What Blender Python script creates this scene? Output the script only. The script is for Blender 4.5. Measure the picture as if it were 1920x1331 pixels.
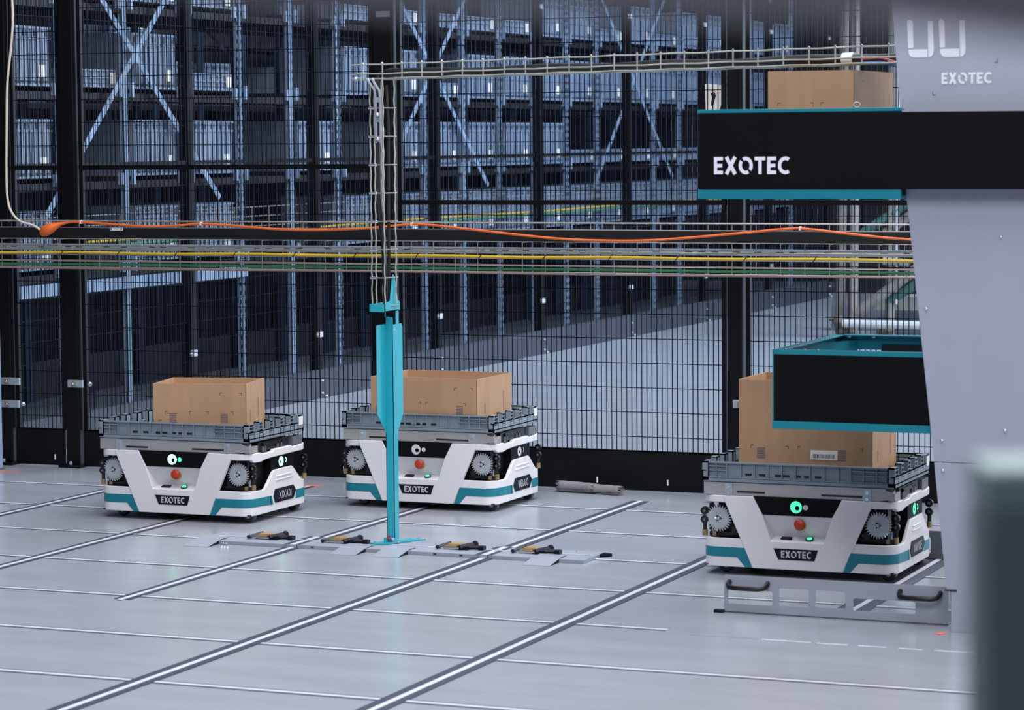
import bpy, bmesh, math, random
from math import pi, sin, cos, radians
from mathutils import Matrix, Vector
random.seed(7)
S = bpy.context.scene
for o in list(bpy.data.objects): bpy.data.objects.remove(o)
C = S.collection

# ------------------------------------------------------------------ camera, world, lights, exposure
cam = bpy.data.cameras.new('camera'); co = bpy.data.objects.new('camera', cam); C.objects.link(co)
R = Vector((0.92334469, 0.38388759, -0.00805639)); U = Vector((-0.02225285, 0.07444648, 0.9969767)); F = Vector((-0.38332675, 0.92037386, -0.07728236))
co.matrix_world = Matrix(((R.x, U.x, -F.x, 0), (R.y, U.y, -F.y, 0), (R.z, U.z, -F.z, 1.45), (0, 0, 0, 1)))
cam.sensor_width = 36; cam.lens = 5187.87 / 1920 * 36; cam.clip_start = .05; cam.clip_end = 100
cam.dof.use_dof = True; cam.dof.focus_distance = 10.9; cam.dof.aperture_fstop = 7.2
S.camera = co
S.view_settings.view_transform = 'Standard'; S.view_settings.look = 'None'
S.view_settings.gamma = 1; S.view_settings.use_curve_mapping = False; S.view_settings.exposure = 0.0

w = bpy.data.worlds.new('world'); S.world = w; w.use_nodes = True
w.node_tree.nodes['Background'].inputs[0].default_value = (.55, .68, 1, 1)
w.node_tree.nodes['Background'].inputs[1].default_value = .13

def area(name, loc, target, size, size_y, power, color):
    l = bpy.data.lights.new(name, 'AREA'); l.shape = 'RECTANGLE'; l.size = size; l.size_y = size_y
    l.energy = power; l.color = color
    o = bpy.data.objects.new(name, l); C.objects.link(o); o.location = loc
    o.rotation_euler = (Vector(target) - Vector(loc)).to_track_quat('-Z', 'Y').to_euler()
    return o
area('ceiling_lights_robot_zone', (-2.5, 8.6, 6.8), (-2.7, 8.7, 0), 9, 5.5, 860, (.96, .97, 1))
area('front_fill_near_camera', (-.3, 1.2, 5.6), (-3, 8.5, .6), 5, 3, 380, (.97, .97, 1))  # added fill above the camera, brightens the foreground and front faces
area('daylight_from_the_right', (5.5, 8.5, 4.2), (-4, 9.5, .3), 6, 4, 430, (1, .97, .93))
area('daylight_in_the_aisle', (-1.0, 18, 5.5), (-6.5, 17.5, 0.6), 4, 14, 2300, (.64, .80, 1))

# ------------------------------------------------------------------ materials
def mat(name, col, rough=.5, metal=0, noise=0, scale=20, emit=0, spec=.5, bump=0, stretch=(1, 1, 1)):
    m = bpy.data.materials.new(name); m.use_nodes = True
    nt = m.node_tree; b = nt.nodes['Principled BSDF']
    b.inputs['Base Color'].default_value = (*col, 1); b.inputs['Roughness'].default_value = rough
    b.inputs['Metallic'].default_value = metal; b.inputs['Specular IOR Level'].default_value = spec
    if emit:
        b.inputs['Emission Color'].default_value = (*col, 1); b.inputs['Emission Strength'].default_value = emit
    tc = nt.nodes.new('ShaderNodeTexCoord'); mp = nt.nodes.new('ShaderNodeMapping')
    nt.links.new(tc.outputs['Object'], mp.inputs[0]); mp.inputs['Scale'].default_value = stretch
    if noise or bump:
        n = nt.nodes.new('ShaderNodeTexNoise'); n.inputs['Scale'].default_value = scale; n.inputs['Detail'].default_value = 5
        nt.links.new(mp.outputs[0], n.inputs['Vector'])
        if noise:
            r = nt.nodes.new('ShaderNodeValToRGB')
            r.color_ramp.elements[0].position = .3; r.color_ramp.elements[1].position = .7
            r.color_ramp.elements[0].color = (*[max(0, c * (1 - noise)) for c in col], 1)
            r.color_ramp.elements[1].color = (*[min(1, c * (1 + noise)) for c in col], 1)
            nt.links.new(n.outputs['Fac'], r.inputs[0]); nt.links.new(r.outputs[0], b.inputs['Base Color'])
        if bump:
            bp = nt.nodes.new('ShaderNodeBump'); bp.inputs['Strength'].default_value = bump; bp.inputs['Distance'].default_value = .002
            nt.links.new(n.outputs['Fac'], bp.inputs['Height']); nt.links.new(bp.outputs[0], b.inputs['Normal'])
    return m
def sr(r, g, b):
    f = lambda c: (c / 255 / 12.92) if c / 255 <= .04045 else ((c / 255 + .055) / 1.055) ** 2.4
    return (f(r), f(g), f(b))
FLOOR = mat('floor_paint', sr(150, 154, 163), .22, noise=.07, scale=3, stretch=(.6, 2.6, 1), spec=.35)
AISLE = FLOOR
RAILM = mat('rail_light', sr(206, 208, 216), .35, noise=.04, scale=8)
RAILD = mat('rail_dark', sr(60, 63, 86), .5, noise=.1, scale=12)
TAPE = mat('rail_black', sr(58, 60, 78), .5, noise=.1, scale=10)
SCUFF = mat('seam_scuff', sr(205, 208, 216), .5, noise=.2, scale=30)
SEAMD = mat('seam_dirt', sr(128, 130, 142), .6, noise=.2, scale=30)
ORANGEM = mat('orange_marking', sr(225, 110, 75), .6, noise=.15, scale=60)
BLACK = mat('black_coated_steel', sr(6, 7, 10), .4, noise=.1, scale=30, spec=.25)
BLACKM = mat('black_matt', sr(12, 13, 17), .5, noise=.1, scale=30)
WIRE = mat('black_mesh_wire', sr(6, 7, 22), .5, noise=.05, scale=50, spec=.12)
CHAR = mat('charcoal_sheet', sr(56, 58, 68), .45, noise=.06, scale=5)
GALV = mat('galvanised_steel', sr(172, 182, 190), .35, .45, noise=.12, scale=40)
GALVW = mat('bright_tray_wire', sr(176, 180, 172), .4, .2, noise=.05, scale=60)
GALVD = mat('galvanised_wire', sr(140, 140, 138), .4, .35, noise=.1, scale=60)
RACKM = mat('rack_steel', sr(150, 172, 200), .4, .2, noise=.1, scale=15)
RACKD = mat('rack_slot', sr(12, 16, 26), .7, noise=.1, scale=15)
RACKSHADE = mat('rack_rear_shaded_steel', sr(58, 76, 100), .45, .3, noise=.1, scale=15)  # rack steel darkened, shade deep in the racks put into the colour
SHELFM = mat('shelf_dark', sr(10, 12, 18), .6, noise=.1, scale=15)  # dark shelf steel, deepened to near-black to paint shade into the rack cells
BINM = mat('bin_plastic', sr(124, 140, 162), .45, noise=.05, scale=8)
BIND = mat('bin_shadow_slot', sr(40, 50, 68), .6, noise=.05, scale=8)
PAPER = mat('paper_label', sr(228, 226, 222), .6, noise=.03, scale=40)
WHITE = mat('white_shell', sr(222, 221, 224), .28, noise=.015, scale=9)
WHITE2 = mat('white_recess', sr(214, 213, 216), .4, noise=.015, scale=9)
TEAL = mat('teal_stripe', sr(14, 118, 136), .4, noise=.04, scale=20)
TEALP = mat('teal_powder_coat', sr(38, 166, 184), .38, noise=.03, scale=20)
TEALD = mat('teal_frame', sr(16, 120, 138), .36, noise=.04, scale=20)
NAVY = mat('name_plate_dark', sr(14, 15, 32), .45, noise=.05, scale=30, spec=.2)
LETTER = mat('letter_grey', sr(190, 192, 198), .5, noise=.03, scale=60)
LETTERW = mat('letter_white', sr(228, 228, 240), .5, noise=.02, scale=60)
PANELB = mat('black_panel', sr(8, 9, 12), .6, noise=.15, scale=3, spec=.12)
GREYP = mat('grey_powder_coat', sr(160, 165, 182), .42, noise=.02, scale=6)
GREYP2 = mat('grey_plate', sr(150, 155, 168), .4, noise=.05, scale=8)
GREYDK = mat('grey_plate_dark', sr(96, 100, 108), .45, noise=.05, scale=8)
TRAYM = mat('tray_plastic', sr(122, 134, 146), .42, noise=.04, scale=20)
CARD = mat('cardboard', sr(172, 136, 104), .75, noise=.07, scale=26, stretch=(1, 1, .15))
CARDE = mat('cardboard_edge', sr(120, 82, 52), .8, noise=.1, scale=60)
CARDIN = mat('cardboard_inside', sr(172, 124, 82), .8, noise=.05, scale=26)
PRINT = mat('print_violet', sr(112, 92, 104), .8, noise=.05, scale=60)
PRINTD = mat('print_dark', sr(84, 58, 44), .8, noise=.05, scale=60)
ALU = mat('aluminium_sheet', sr(176, 174, 174), .32, .45, noise=.08, scale=6, stretch=(1, 1, 12))
GEARM = mat('gear_grey', sr(182, 188, 194), .38, .3, noise=.06, scale=30)
BRASS = mat('brass', sr(158, 138, 98), .4, .5, noise=.1, scale=50)
GOLD = mat('gold_block', sr(205, 172, 118), .35, .5, noise=.1, scale=50)
CHROME = mat('chrome', sr(215, 218, 222), .18, .9, noise=.05, scale=50)
RUBBER = mat('black_rubber', sr(16, 16, 20), .35, noise=.1, scale=40)
WHEELM = mat('smoked_wheel', sr(52, 52, 56), .25, .3, noise=.2, scale=90)
ESTOPR = mat('red_button', sr(176, 52, 32), .35, noise=.05, scale=60)
ESTOPY = mat('orange_collar', sr(206, 112, 44), .4, noise=.05, scale=60)
GREENL = mat('green_lamp', (.06, .85, .36), .4, emit=1.3)
GREENW = mat('green_white_lamp', (.22, 1.0, .55), .4, emit=5)
RINGOFF = mat('unlit_ring', sr(208, 208, 212), .4, noise=.03, scale=60)
LENS = mat('lens_dark', sr(30, 34, 36), .2, noise=.05, scale=60)
ORCAB = mat('orange_cable', sr(212, 98, 34), .45, noise=.04, scale=60)
YECAB = mat('yellow_cable', sr(196, 164, 40), .5, noise=.06, scale=40)
GRCAB = mat('green_cable', sr(56, 128, 84), .5, noise=.06, scale=40)
PKCAB = mat('pinkish_cable', sr(128, 106, 102), .5, noise=.1, scale=40)
CRCAB = mat('cream_cable', sr(200, 190, 176), .5, noise=.05, scale=40)
BKCAB = mat('black_cable', sr(24, 22, 26), .45, noise=.1, scale=40)
RECAB = mat('red_cable', sr(200, 70, 70), .5, noise=.05, scale=60)
BLCAB = mat('blue_cable', sr(70, 110, 190), .5, noise=.05, scale=60)
WALLD = mat('dark_hall_wall', sr(12, 14, 20), .8, noise=.1, scale=2)  # near-black colour stands in for the unlit depth behind the racks
GRWOOD = mat('weathered_pole', sr(104, 100, 96), .7, noise=.25, scale=14)
GRGREEN = mat('green_pole', sr(48, 84, 80), .6, noise=.15, scale=14)
BRWN = mat('brown_coupler', sr(84, 74, 66), .7, noise=.25, scale=30)
PALE = mat('pale_tube', sr(168, 170, 172), .5, noise=.05, scale=14)
BOARD = mat('board_beige', sr(128, 126, 120), .75, noise=.1, scale=14)
FELT = mat('grey_felt', sr(122, 120, 124), .95, noise=.14, scale=22, bump=.4)
SLATE = mat('slate_green_post', sr(104, 120, 122), .5, noise=.05, scale=10)
PALEG = mat('pale_green_cap', sr(138, 158, 156), .5, noise=.05, scale=10)
RAILFG = mat('grey_handrail', sr(160, 158, 160), .6, noise=.05, scale=10)

# ------------------------------------------------------------------ mesh helper
class M:
    def __init__(s): s.v = []; s.f = []; s.m = []; s.mats = []
    def mi(s, m):
        if m not in s.mats: s.mats.append(m)
        return s.mats.index(m)
    def poly(s, pts, m):
        b = len(s.v); s.v += [tuple(p) for p in pts]; s.f.append(tuple(range(b, b + len(pts)))); s.m.append(s.mi(m))
    def box(s, x0, x1, y0, y1, z0, z1, m):
        if x0 > x1: x0, x1 = x1, x0
        if y0 > y1: y0, y1 = y1, y0
        if z0 > z1: z0, z1 = z1, z0
        b = len(s.v); s.v += [(x0, y0, z0), (x1, y0, z0), (x1, y1, z0), (x0, y1, z0), (x0, y0, z1), (x1, y0, z1), (x1, y1, z1), (x0, y1, z1)]
        for q in ((0, 3, 2, 1), (4, 5, 6, 7), (0, 1, 5, 4), (1, 2, 6, 5), (2, 3, 7, 6), (3, 0, 4, 7)):
            s.f.append(tuple(b + i for i in q)); s.m.append(s.mi(m))
    def ext(s, pts, d, m, side=None):
        """polygon of 3D points extruded by vector d"""
        pts = [Vector(p) for p in pts]; d = Vector(d); n = len(pts); b = len(s.v)
        s.v += [tuple(p) for p in pts] + [tuple(p + d) for p in pts]
        s.f.append(tuple(b + i for i in range(n))); s.m.append(s.mi(m))
        s.f.append(tuple(b + n + i for i in reversed(range(n)))); s.m.append(s.mi(m))
        for i in range(n):
            j = (i + 1) % n; s.f.append((b + j, b + i, b + n + i, b + n + j)); s.m.append(s.mi(side or m))
    def xz(s, pts, y0, y1, m, side=None): s.ext([(x, y0, z) for x, z in pts], (0, y1 - y0, 0), m, side)
    def yz(s, pts, x0, x1, m, side=None): s.ext([(x0, y, z) for y, z in pts], (x1 - x0, 0, 0), m, side)
    def xy(s, pts, z0, z1, m, side=None): s.ext([(x, y, z0) for x, y in pts], (0, 0, z1 - z0), m, side)
    def tube(s, path, r, m, n=8, cap=True):
        path = [Vector(p) for p in path]; rs = r if isinstance(r, (list, tuple)) else [r] * len(path); b = len(s.v)
        up = None
        for i, p in enumerate(path):
            t = (path[min(i + 1, len(path) - 1)] - path[max(i - 1, 0)]).normalized()
            if up is None:
                up = Vector((0, 0, 1)) if abs(t.z) < .9 else Vector((1, 0, 0))
            a = t.cross(up).normalized(); up = a.cross(t).normalized()
            for k in range(n):
                an = 2 * pi * k / n; s.v.append(tuple(p + rs[i] * (cos(an) * a + sin(an) * up)))
        for i in range(len(path) - 1):
            for k in range(n):
                s.f.append((b + i * n + k, b + i * n + (k + 1) % n, b + (i + 1) * n + (k + 1) % n, b + (i + 1) * n + k)); s.m.append(s.mi(m))
        if cap:
            s.f.append(tuple(b + k for k in reversed(range(n)))); s.m.append(s.mi(m))
            e = b + (len(path) - 1) * n; s.f.append(tuple(e + k for k in range(n))); s.m.append(s.mi(m))
    def rod(s, a, b, r, m, n=8): s.tube([a, b], r, m, n)
    def bar(s, a, b, wx, m):
        """square bar between two points"""
        s.tube([a, b], wx * .7071, m, 4)
    def ball(s, c, r, m, n=10, sz=1):
        c = Vector(c); b = len(s.v); k = n // 2
        for i in range(k + 1):
            th = pi * i / k
            for j in range(n):
                s.v.append((c.x + r * sin(th) * cos(2 * pi * j / n), c.y + r * sin(th) * sin(2 * pi * j / n), c.z + r * cos(th) * sz))
        for i in range(k):
            for j in range(n):
                s.f.append((b + i * n + j, b + i * n + (j + 1) % n, b + (i + 1) * n + (j + 1) % n, b + (i + 1) * n + j)); s.m.append(s.mi(m))
    def build(s, name, parent=None, smooth=False, bevel=0, seg=2, ang=35, recalc=True):
        me = bpy.data.meshes.new(name); me.from_pydata(s.v, [], s.f)
        for m in s.mats: me.materials.append(m)
        me.polygons.foreach_set('material_index', s.m)
        bm = bmesh.new(); bm.from_mesh(me)
        bmesh.ops.remove_doubles(bm, verts=bm.verts, dist=1e-6)
        if recalc: bmesh.ops.recalc_face_normals(bm, faces=bm.faces)
        if smooth:
            for f in bm.faces: f.smooth = True
            for e in bm.edges:
                if len(e.link_faces) == 2 and e.calc_face_angle(0) > radians(ang): e.smooth = False
        bm.to_mesh(me); bm.free()
        o = bpy.data.objects.new(name, me); C.objects.link(o)
        if parent: o.parent = parent
        if bevel:
            b = o.modifiers.new('bevel', 'BEVEL'); b.width = bevel; b.segments = seg; b.limit_method = 'ANGLE'; b.angle_limit = radians(40)
            b.harden_normals = False
        return o
def tag(o, label, cat, group=None, kind=None):
    if label: o['label'] = label
    if cat: o['category'] = cat
    if group: o['group'] = group
    if kind: o['kind'] = kind
    return o
def thing(name, label, cat, loc=(0, 0, 0), rz=0, group=None):
    o = bpy.data.objects.new(name, None); C.objects.link(o); o.location = loc; o.rotation_euler = (0, 0, rz); o.empty_display_size = .05
    return tag(o, label, cat, group)
def struct(o): o['kind'] = 'structure'; return o
def dup(root, loc=None, rz=None):
    r = root.copy(); C.objects.link(r)
    if loc is not None: r.location = loc
    if rz is not None: r.rotation_euler = (0, 0, rz)
    for ch in [c for c in ALLKIDS(root)]:
        c = ch.copy(); C.objects.link(c); c.parent = r
        for g in ALLKIDS(ch):
            d = g.copy(); C.objects.link(d); d.parent = c
    return r
def ALLKIDS(o): return [c for c in bpy.data.objects if c.parent == o]

# ------------------------------------------------------------------ lettering (strokes turned into flat quads)
def seg(a, b, t):
    ax, az = a; bx, bz = b; dx, dz = bx - ax, bz - az; L = math.hypot(dx, dz); nx, nz = -dz / L * t / 2, dx / L * t / 2
    return [(ax + nx, az + nz), (ax - nx, az - nz), (bx - nx, bz - nz), (bx + nx, bz + nz)]
def arc(cx, cz, rx, rz, t, a0, a1, n=10):
    out = []
    for i in range(n):
        p, q = radians(a0 + (a1 - a0) * i / n), radians(a0 + (a1 - a0) * (i + 1) / n)
        out.append([(cx + (rx - t) * cos(p), cz + (rz - t) * sin(p)), (cx + rx * cos(p), cz + rz * sin(p)), (cx + rx * cos(q), cz + rz * sin(q)), (cx + (rx - t) * cos(q), cz + (rz - t) * sin(q))])
    return out
def glyph(ch, t):
    h = t / 2
    if ch == 'E': return .58, [seg((h, 0), (h, 1), t), seg((t, h), (.58, h), t), seg((t, .5), (.53, .5), t), seg((t, 1 - h), (.58, 1 - h), t)]
    if ch == 'X': return .8, [seg((h * 1.1, 0), (.8 - h * 1.1, 1), t * 1.1), seg((h * 1.1, 1), (.8 - h * 1.1, 0), t * 1.1)]
    if ch == 'O': return .92, arc(.46, .5, .46, .51, t, -38, 118, 12) + arc(.46, .5, .46, .51, t, 142, 298, 12)
    if ch == 'T': return .7, [seg((.35, 0), (.35, 1 - t), t), seg((0, 1 - h), (.7, 1 - h), t)]
    if ch == 'C': return .74, arc(.48, .5, .48, .51, t, 55, 305, 16)
    if ch == 'I': return t, [seg((h, 0), (h, 1), t)]
    if ch == 'A': return .6, [seg((h, 0), (.3, 1), t), seg((.6 - h, 0), (.3, 1), t), seg((.15, .32), (.45, .32), t)]
    if ch == 'D': return .55, [seg((h, 0), (h, 1), t)] + arc(.1, .5, .45, .5, t, -90, 90, 10)
    if ch == 'V': return .6, [seg((h, 1), (.3, 0), t), seg((.6 - h, 1), (.3, 0), t)]
    if ch == 'K': return .55, [seg((h, 0), (h, 1), t), seg((t, .45), (.52, 1), t), seg((t * 1.6, .55), (.55, 0), t)]
    if ch == 'B': return .52, [seg((h, 0), (h, 1), t)] + arc(.22, .745, .28, .255, t, -90, 90, 7) + arc(.22, .265, .3, .265, t, -90, 90, 7) + [seg((t, 1 - h), (.24, 1 - h), t), seg((t, .5), (.24, .5), t), seg((t, h), (.24, h), t)]
    if ch == 'P': return .5, [seg((h, 0), (h, 1), t)] + arc(.2, .72, .3, .28, t, -90, 90, 7) + [seg((t, 1 - h), (.22, 1 - h), t), seg((t, .46), (.22, .46), t)]
    if ch == 'U': return .52, [seg((h, .25), (h, 1), t), seg((.52 - h, .25), (.52 - h, 1), t)] + arc(.26, .26, .26, .26, t, 180, 360, 8)
    if ch == 'W': return .85, [seg((h, 1), (.22, 0), t), seg((.22, 0), (.425, .9), t), seg((.425, .9), (.63, 0), t), seg((.63, 0), (.85 - h, 1), t)]
    return .4, []
def text_quads(txt, t, gap):
    x = 0; out = []
    for ch in txt:
        wd, q = glyph(ch, t)
        out += [[(p[0] + x, p[1]) for p in pl] for pl in q]; x += wd + gap
    return x - gap, out
def lettering(name, txt, parent, m, o, ux, uz, height, width=None, t=.2, gap=.12, depth=.0012, n=None):
    """o lower-left corner, ux unit vector along the words, uz up"""
    o = Vector(o); ux = Vector(ux); uz = Vector(uz); W, q = text_quads(txt, t, gap)
    sx = (width / W) if width else height; nrm = Vector(n) if n else uz.cross(ux).normalized() * -1
    g = M()
    for i_, pl in enumerate(q): g.ext([o + ux * (p[0] * sx) + uz * (p[1] * height) for p in pl], nrm * depth * (1 + .03 * (i_ % 7)), m)
    return g.build(name, parent)

# ------------------------------------------------------------------ setting: floor, walls
g = M(); g.poly([(-13, -1, 0), (8, -1, 0), (8, 27, 0), (-13, 27, 0)], FLOOR); struct(g.build('floor'))
g = M(); g.box(-13.2, -13, -1, 27.2, 0, 7, WALLD); struct(g.build('wall_left'))
g = M(); g.box(-13, 8.2, 27, 27.2, 0, 7, WALLD); struct(g.build('wall_back'))
X0, Y0, DA, DB = -6.007, 10.117, .6125, .7462
tn = [0]
def trimname():
    tn[0] += 1; return 'trim_%d' % tn[0]
for i in range(9):                                      # rails across
    y = Y0 - i * DA; x0 = -8.5; x1 = -2.7 if i == 4 else (-.3 if i > 4 else -1.2)
    if i == 8: continue
    g = M()
    g.box(x0, x1, y - .021, y + .021, 0, .0008, RAILD); g.box(x0, x1, y - .009, y + .009, .0008, .0016, RAILM)
    struct(g.build(trimname()))
for j in range(6):                                      # rails running away
    x = X0 + j * DB; y1 = 10.385; y0 = {2: 7.57, 5: 8.06}.get(j, 4.5)
    g = M()
    w1 = .056 if j == 5 else (.04 if j > 2 else .032)
    g.box(x - w1, x + w1 * .86, y0 + .02, y1, .0016, .0022, TAPE); g.box(x - .009, x + .009, y0, y1, .0022, .0032, RAILM)
    struct(g.build(trimname()))
g = M(); x = -6.9                                       # worn seam in the floor
while x < -2.72:
    d = random.uniform(.06, .3); y = 7.615 + random.uniform(-.002, .002)
    if random.random() < .55: g.box(x, x + d, y - .0025, y + .0025, 0, .0007, SEAMD)
    x += d + random.uniform(.02, .12)
while x < -1.0:
    d = random.uniform(.05, .3); y = 7.612 + random.uniform(-.003, .003)
    g.box(x, x + d, y - .005, y + .004, 0, .0007, SCUFF if random.random() < .7 else SEAMD); x += d + random.uniform(.0, .04)
struct(g.build(trimname()))
def blot(loc, pts, label):
    g = M(); g.xy(pts, 0, .0012, ORANGEM); o = g.build('floor_marking'); o.location = (*loc, .0004)
    tag(o, label, 'marking')
blot((-6.78, 10.42), [(-.06, -.02), (.05, .0), (.06, .012), (-.05, .004)], 'thin orange paint dash on the floor at the left end of the fence')
blot((-5.26, 10.415), [(-.06, -.03), (.03, -.01), (.045, .02), (-.02, .01)], 'orange paint tip on the floor behind the left robot')
blot((-1.925, 7.88), [(-.02, -.012), (.0, -.02), (.012, .0), (.008, .016), (-.012, .012)], 'orange paint blot at the foot of the grey machine column')
blot((-1.745, 7.66), [(-.016, -.01), (.012, -.008), (.008, .012), (-.006, .006)], 'small reddish paint speck near the dark foreground post')

# ------------------------------------------------------------------ robots
def perim(hw=.325, D=.48, r=.05, n=6):
    """closed plan outline, list of (x,y,nx,ny)"""
    out = []
    def ln(a, b, nx, ny, k):
        for i in range(k): t = i / k; out.append((a[0] + (b[0] - a[0]) * t, a[1] + (b[1] - a[1]) * t, nx, ny))
    def cr(cx, cy, a0):
        for i in range(n): a = radians(a0 + 90 * i / n); out.append((cx + r * cos(a), cy + r * sin(a), cos(a), sin(a)))
    ln((-hw + r, 0), (hw - r, 0), 0, -1, 2); cr(hw - r, r, -90)
    ys = [r, .09, .11, .125, .19, .2, .34, .35, .42, D - r]
    for y in ys[:-1]: out.append((hw, y, 1, 0))
    cr(hw - r, D - r, 0); ln((hw - r, D), (-hw + r, D), 0, 1, 2); cr(-hw + r, D - r, 90)
    for y in reversed(ys[1:]): out.append((-hw, y, -1, 0))
    cr(-hw + r, r, 180)
    return out
def wall(g, P, zb, zt, t, m, closed=True, off=0):
    n = len(P); rng = range(n if closed else n - 1)
    for i in rng:
        a, b = P[i], P[(i + 1) % n]
        def c(p, d): return (p[0] + p[2] * d, p[1] + p[3] * d)
        ao, bo, ai, bi = c(a, off), c(b, off), c(a, off - t), c(b, off - t)
        g.poly([(*ao, zb(a)), (*bo, zb(b)), (*bo, zt(b)), (*ao, zt(a))], m)
        g.poly([(*bi, zb(b)), (*ai, zb(a)), (*ai, zt(a)), (*bi, zt(b))], m)
        g.poly([(*ao, zt(a)), (*bo, zt(b)), (*bi, zt(b)), (*ai, zt(a))], m)
        g.poly([(*bo, zb(b)), (*ao, zb(a)), (*ai, zb(a)), (*bi, zb(b))], m)
def interp(y, tab):
    for (a, za), (b, zb) in zip(tab, tab[1:]):
        if a <= y <= b: return za + (zb - za) * (y - a) / (b - a)
    return tab[0][1] if y < tab[0][0] else tab[-1][1]
HUMP = [(.0, .150), (.11, .147), (.125, .152), (.195, .212), (.345, .213), (.42, .152), (.48, .148)]
def robot(loc, label, name, lit, nameplate_dim=False):
    t = thing('warehouse_robot', label, 'robot', PL(loc), 0, 'warehouse robots'); t.scale = (KS,) * 3
    P = perim()
    side = lambda p: abs(p[2]) > .9
    g = M()
    wall(g, P, lambda p: .057, lambda p: interp(p[1], HUMP) if side(p) else .150, .012, WHITE)
    # raised ribs on the side hump
    for s in (1,):
        for z, a, b in ((.186, .215, .335), (.172, .205, .345)): g.box(.3255, .329, a, b, z - .002, z + .003, WHITE)
    g.box(-.316, .316, .01, .47, .0575, .062, BLACKM)
    g.build('lower_shell', t, smooth=True, bevel=.0025)
    g = M()
    def rb(p): return .267 if not side(p) else interp(p[1], [(0, .258), (.09, .254), (.14, .262), (.48, .264)])
    def rt(p): return .291 if not side(p) else interp(p[1], [(0, .291), (.09, .290), (.11, .284), (.19, .284), (.2, .292), (.34, .292), (.35, .286), (.42, .288), (.48, .292)])
    wall(g, P, rb, rt, .02, WHITE)
    g.build('upper_rim', t, smooth=True, bevel=.003)
    g = M()
    g.xz([(-.252, .291), (-.242, .265), (-.192, .152), (-.150, .057), (.150, .057), (.192, .152), (.242, .265), (.252, .291), (.149, .291), (.117, .232), (.089, .148), (-.089, .148), (-.117, .232), (-.149, .291)], -.005, .012, WHITE)
    g.build('front_panel', t, bevel=.0022)
    # recessed control panel
    g = M()
    g.poly([(-.117, .002, .232), (.117, .002, .232), (.085, .036, .160), (-.085, .036, .160)], WHITE2)
    g.poly([(-.085, .036, .160), (.085, .036, .160), (.091, -.002, .148), (-.091, -.002, .148)], WHITE2)
    g.poly([(-.118, .003, .233), (-.117, .006, .232), (-.085, .036, .160), (-.091, -.002, .148)], WHITE2)
    g.poly([(.118, .003, .233), (.117, .006, .232), (.085, .036, .160), (.091, -.002, .148)], WHITE2)
    rp = g.build('control_recess', t)
    g = M(); a = Vector((.02, -.99, .12)).normalized(); c = Vector((.005, .020, .203))
    g.rod(c, c + a * .011, .0195, ESTOPY, 20); e = g.build('emergency_stop_collar', rp, smooth=True)
    g = M(); g.tube([c + a * .011, c + a * .014, c + a * .015, c + a * .022, c + a * .025], [.011, .011, .0165, .0165, .012], ESTOPR, 20); g.build('emergency_stop_button', rp, smooth=True)
    g = M(); g.ext([(-.058, .026, .1582), (-.024, .026, .1582), (-.022, .010, .1535), (-.06, .010, .1535)], (0, -.001, .003), NAVY); g.build('socket', rp)
    g = M(); g.rod((.036, .017, .1545), (.036, .0155, .1585), .0135, LENS, 14); g.rod((.036, .0155, .1585), (.036, .015, .1605), .0085, GREENL, 14); g.build('green_button', rp, smooth=True)
    # black sensor band with lamp ring
    g = M(); g.xz([(-.1485, .2925), (.1485, .2925), (.1165, .2325), (-.1165, .2325)], -.0015, .012, PANELB); sb = g.build('sensor_band', t)
    def ring(y, off, outer, inner, m, cx, cz):
        g = M(); n = 28
        for k in range(n):
            p, q = 2 * pi * k / n, 2 * pi * (k + 1) / n
            g.poly([(cx + outer * cos(p), y, cz + outer * sin(p)), (cx + outer * cos(q), y, cz + outer * sin(q)), (cx + off[0] + inner * cos(q), y, cz + off[1] + inner * sin(q)), (cx + off[0] + inner * cos(p), y, cz + off[1] + inner * sin(p))], m)
        return g
    rm = (GREENL if nameplate_dim else GREENW) if lit else RINGOFF
    ring(-.0022, (.004, -.003), .0195, .008, rm, -.004, .262).build('status_lamp', sb, recalc=False)
    g = M(); g.rod((.028, -.001, .262), (.028, -.0024, .262), .0085, GREENL if (lit and not nameplate_dim) else RINGOFF, 16); g.box(.0275, .0285, -.0028, -.0024, .257, .267, LENS); g.build('small_lamp', sb, smooth=True)
    # dark name plate with lettering
    g = M(); g.xz([(-.079, .1255), (.071, .1255), (.059, .0895), (-.063, .0895)], -.006, -.0035, NAVY); pl = g.build('brand_plate', t)
    lettering('lettering', 'EXOTEC', pl, LETTER, (-.053, -.006, .0965), (1, 0, 0), (0, 0, 1), .023, .101, t=.205, gap=.12, n=(0, -1, 0))
    # teal stripe: front leg and corner wrap
    for s in (-1, 1):
        g = M()
        a, b = (.178, .121), (.152, .0575)
        pts = [(.275, .121), (a[0], .121), (b[0] + .001, .0575), (.176, .0575), (.204, .089), (.275, .089)]
        g.xz([(s * x, z) for x, z in pts], -.0008, .0004, TEAL)
        Pq = [p for p in P if (p[0] * s > .27 and p[1] < .06)]
        Pq.sort(key=lambda p: p[1])
        Pq = [(s * .275, 0, 0, -1)] + [p for p in Pq if p[1] > 0.0001] + [(s * .325, .165, s, 0)]
        if s < 0: Pq = Pq
        wall(g, Pq, lambda p: .089 - .006 * (p[1] > .1), lambda p: .121 - .004 * (p[1] > .1), .0005, TEAL, closed=False, off=.0008)
        g.yz([(.16, .117), (.172, .117), (.182, .083), (.16, .083)], s * .3254, s * .3258, TEAL)
        g.build('stripe', t, smooth=True); g = M()
        g.yz([(.375, .117), (.435, .117), (.435, .083), (.365, .083)], s * .3254, s * .3258, TEAL)
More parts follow.
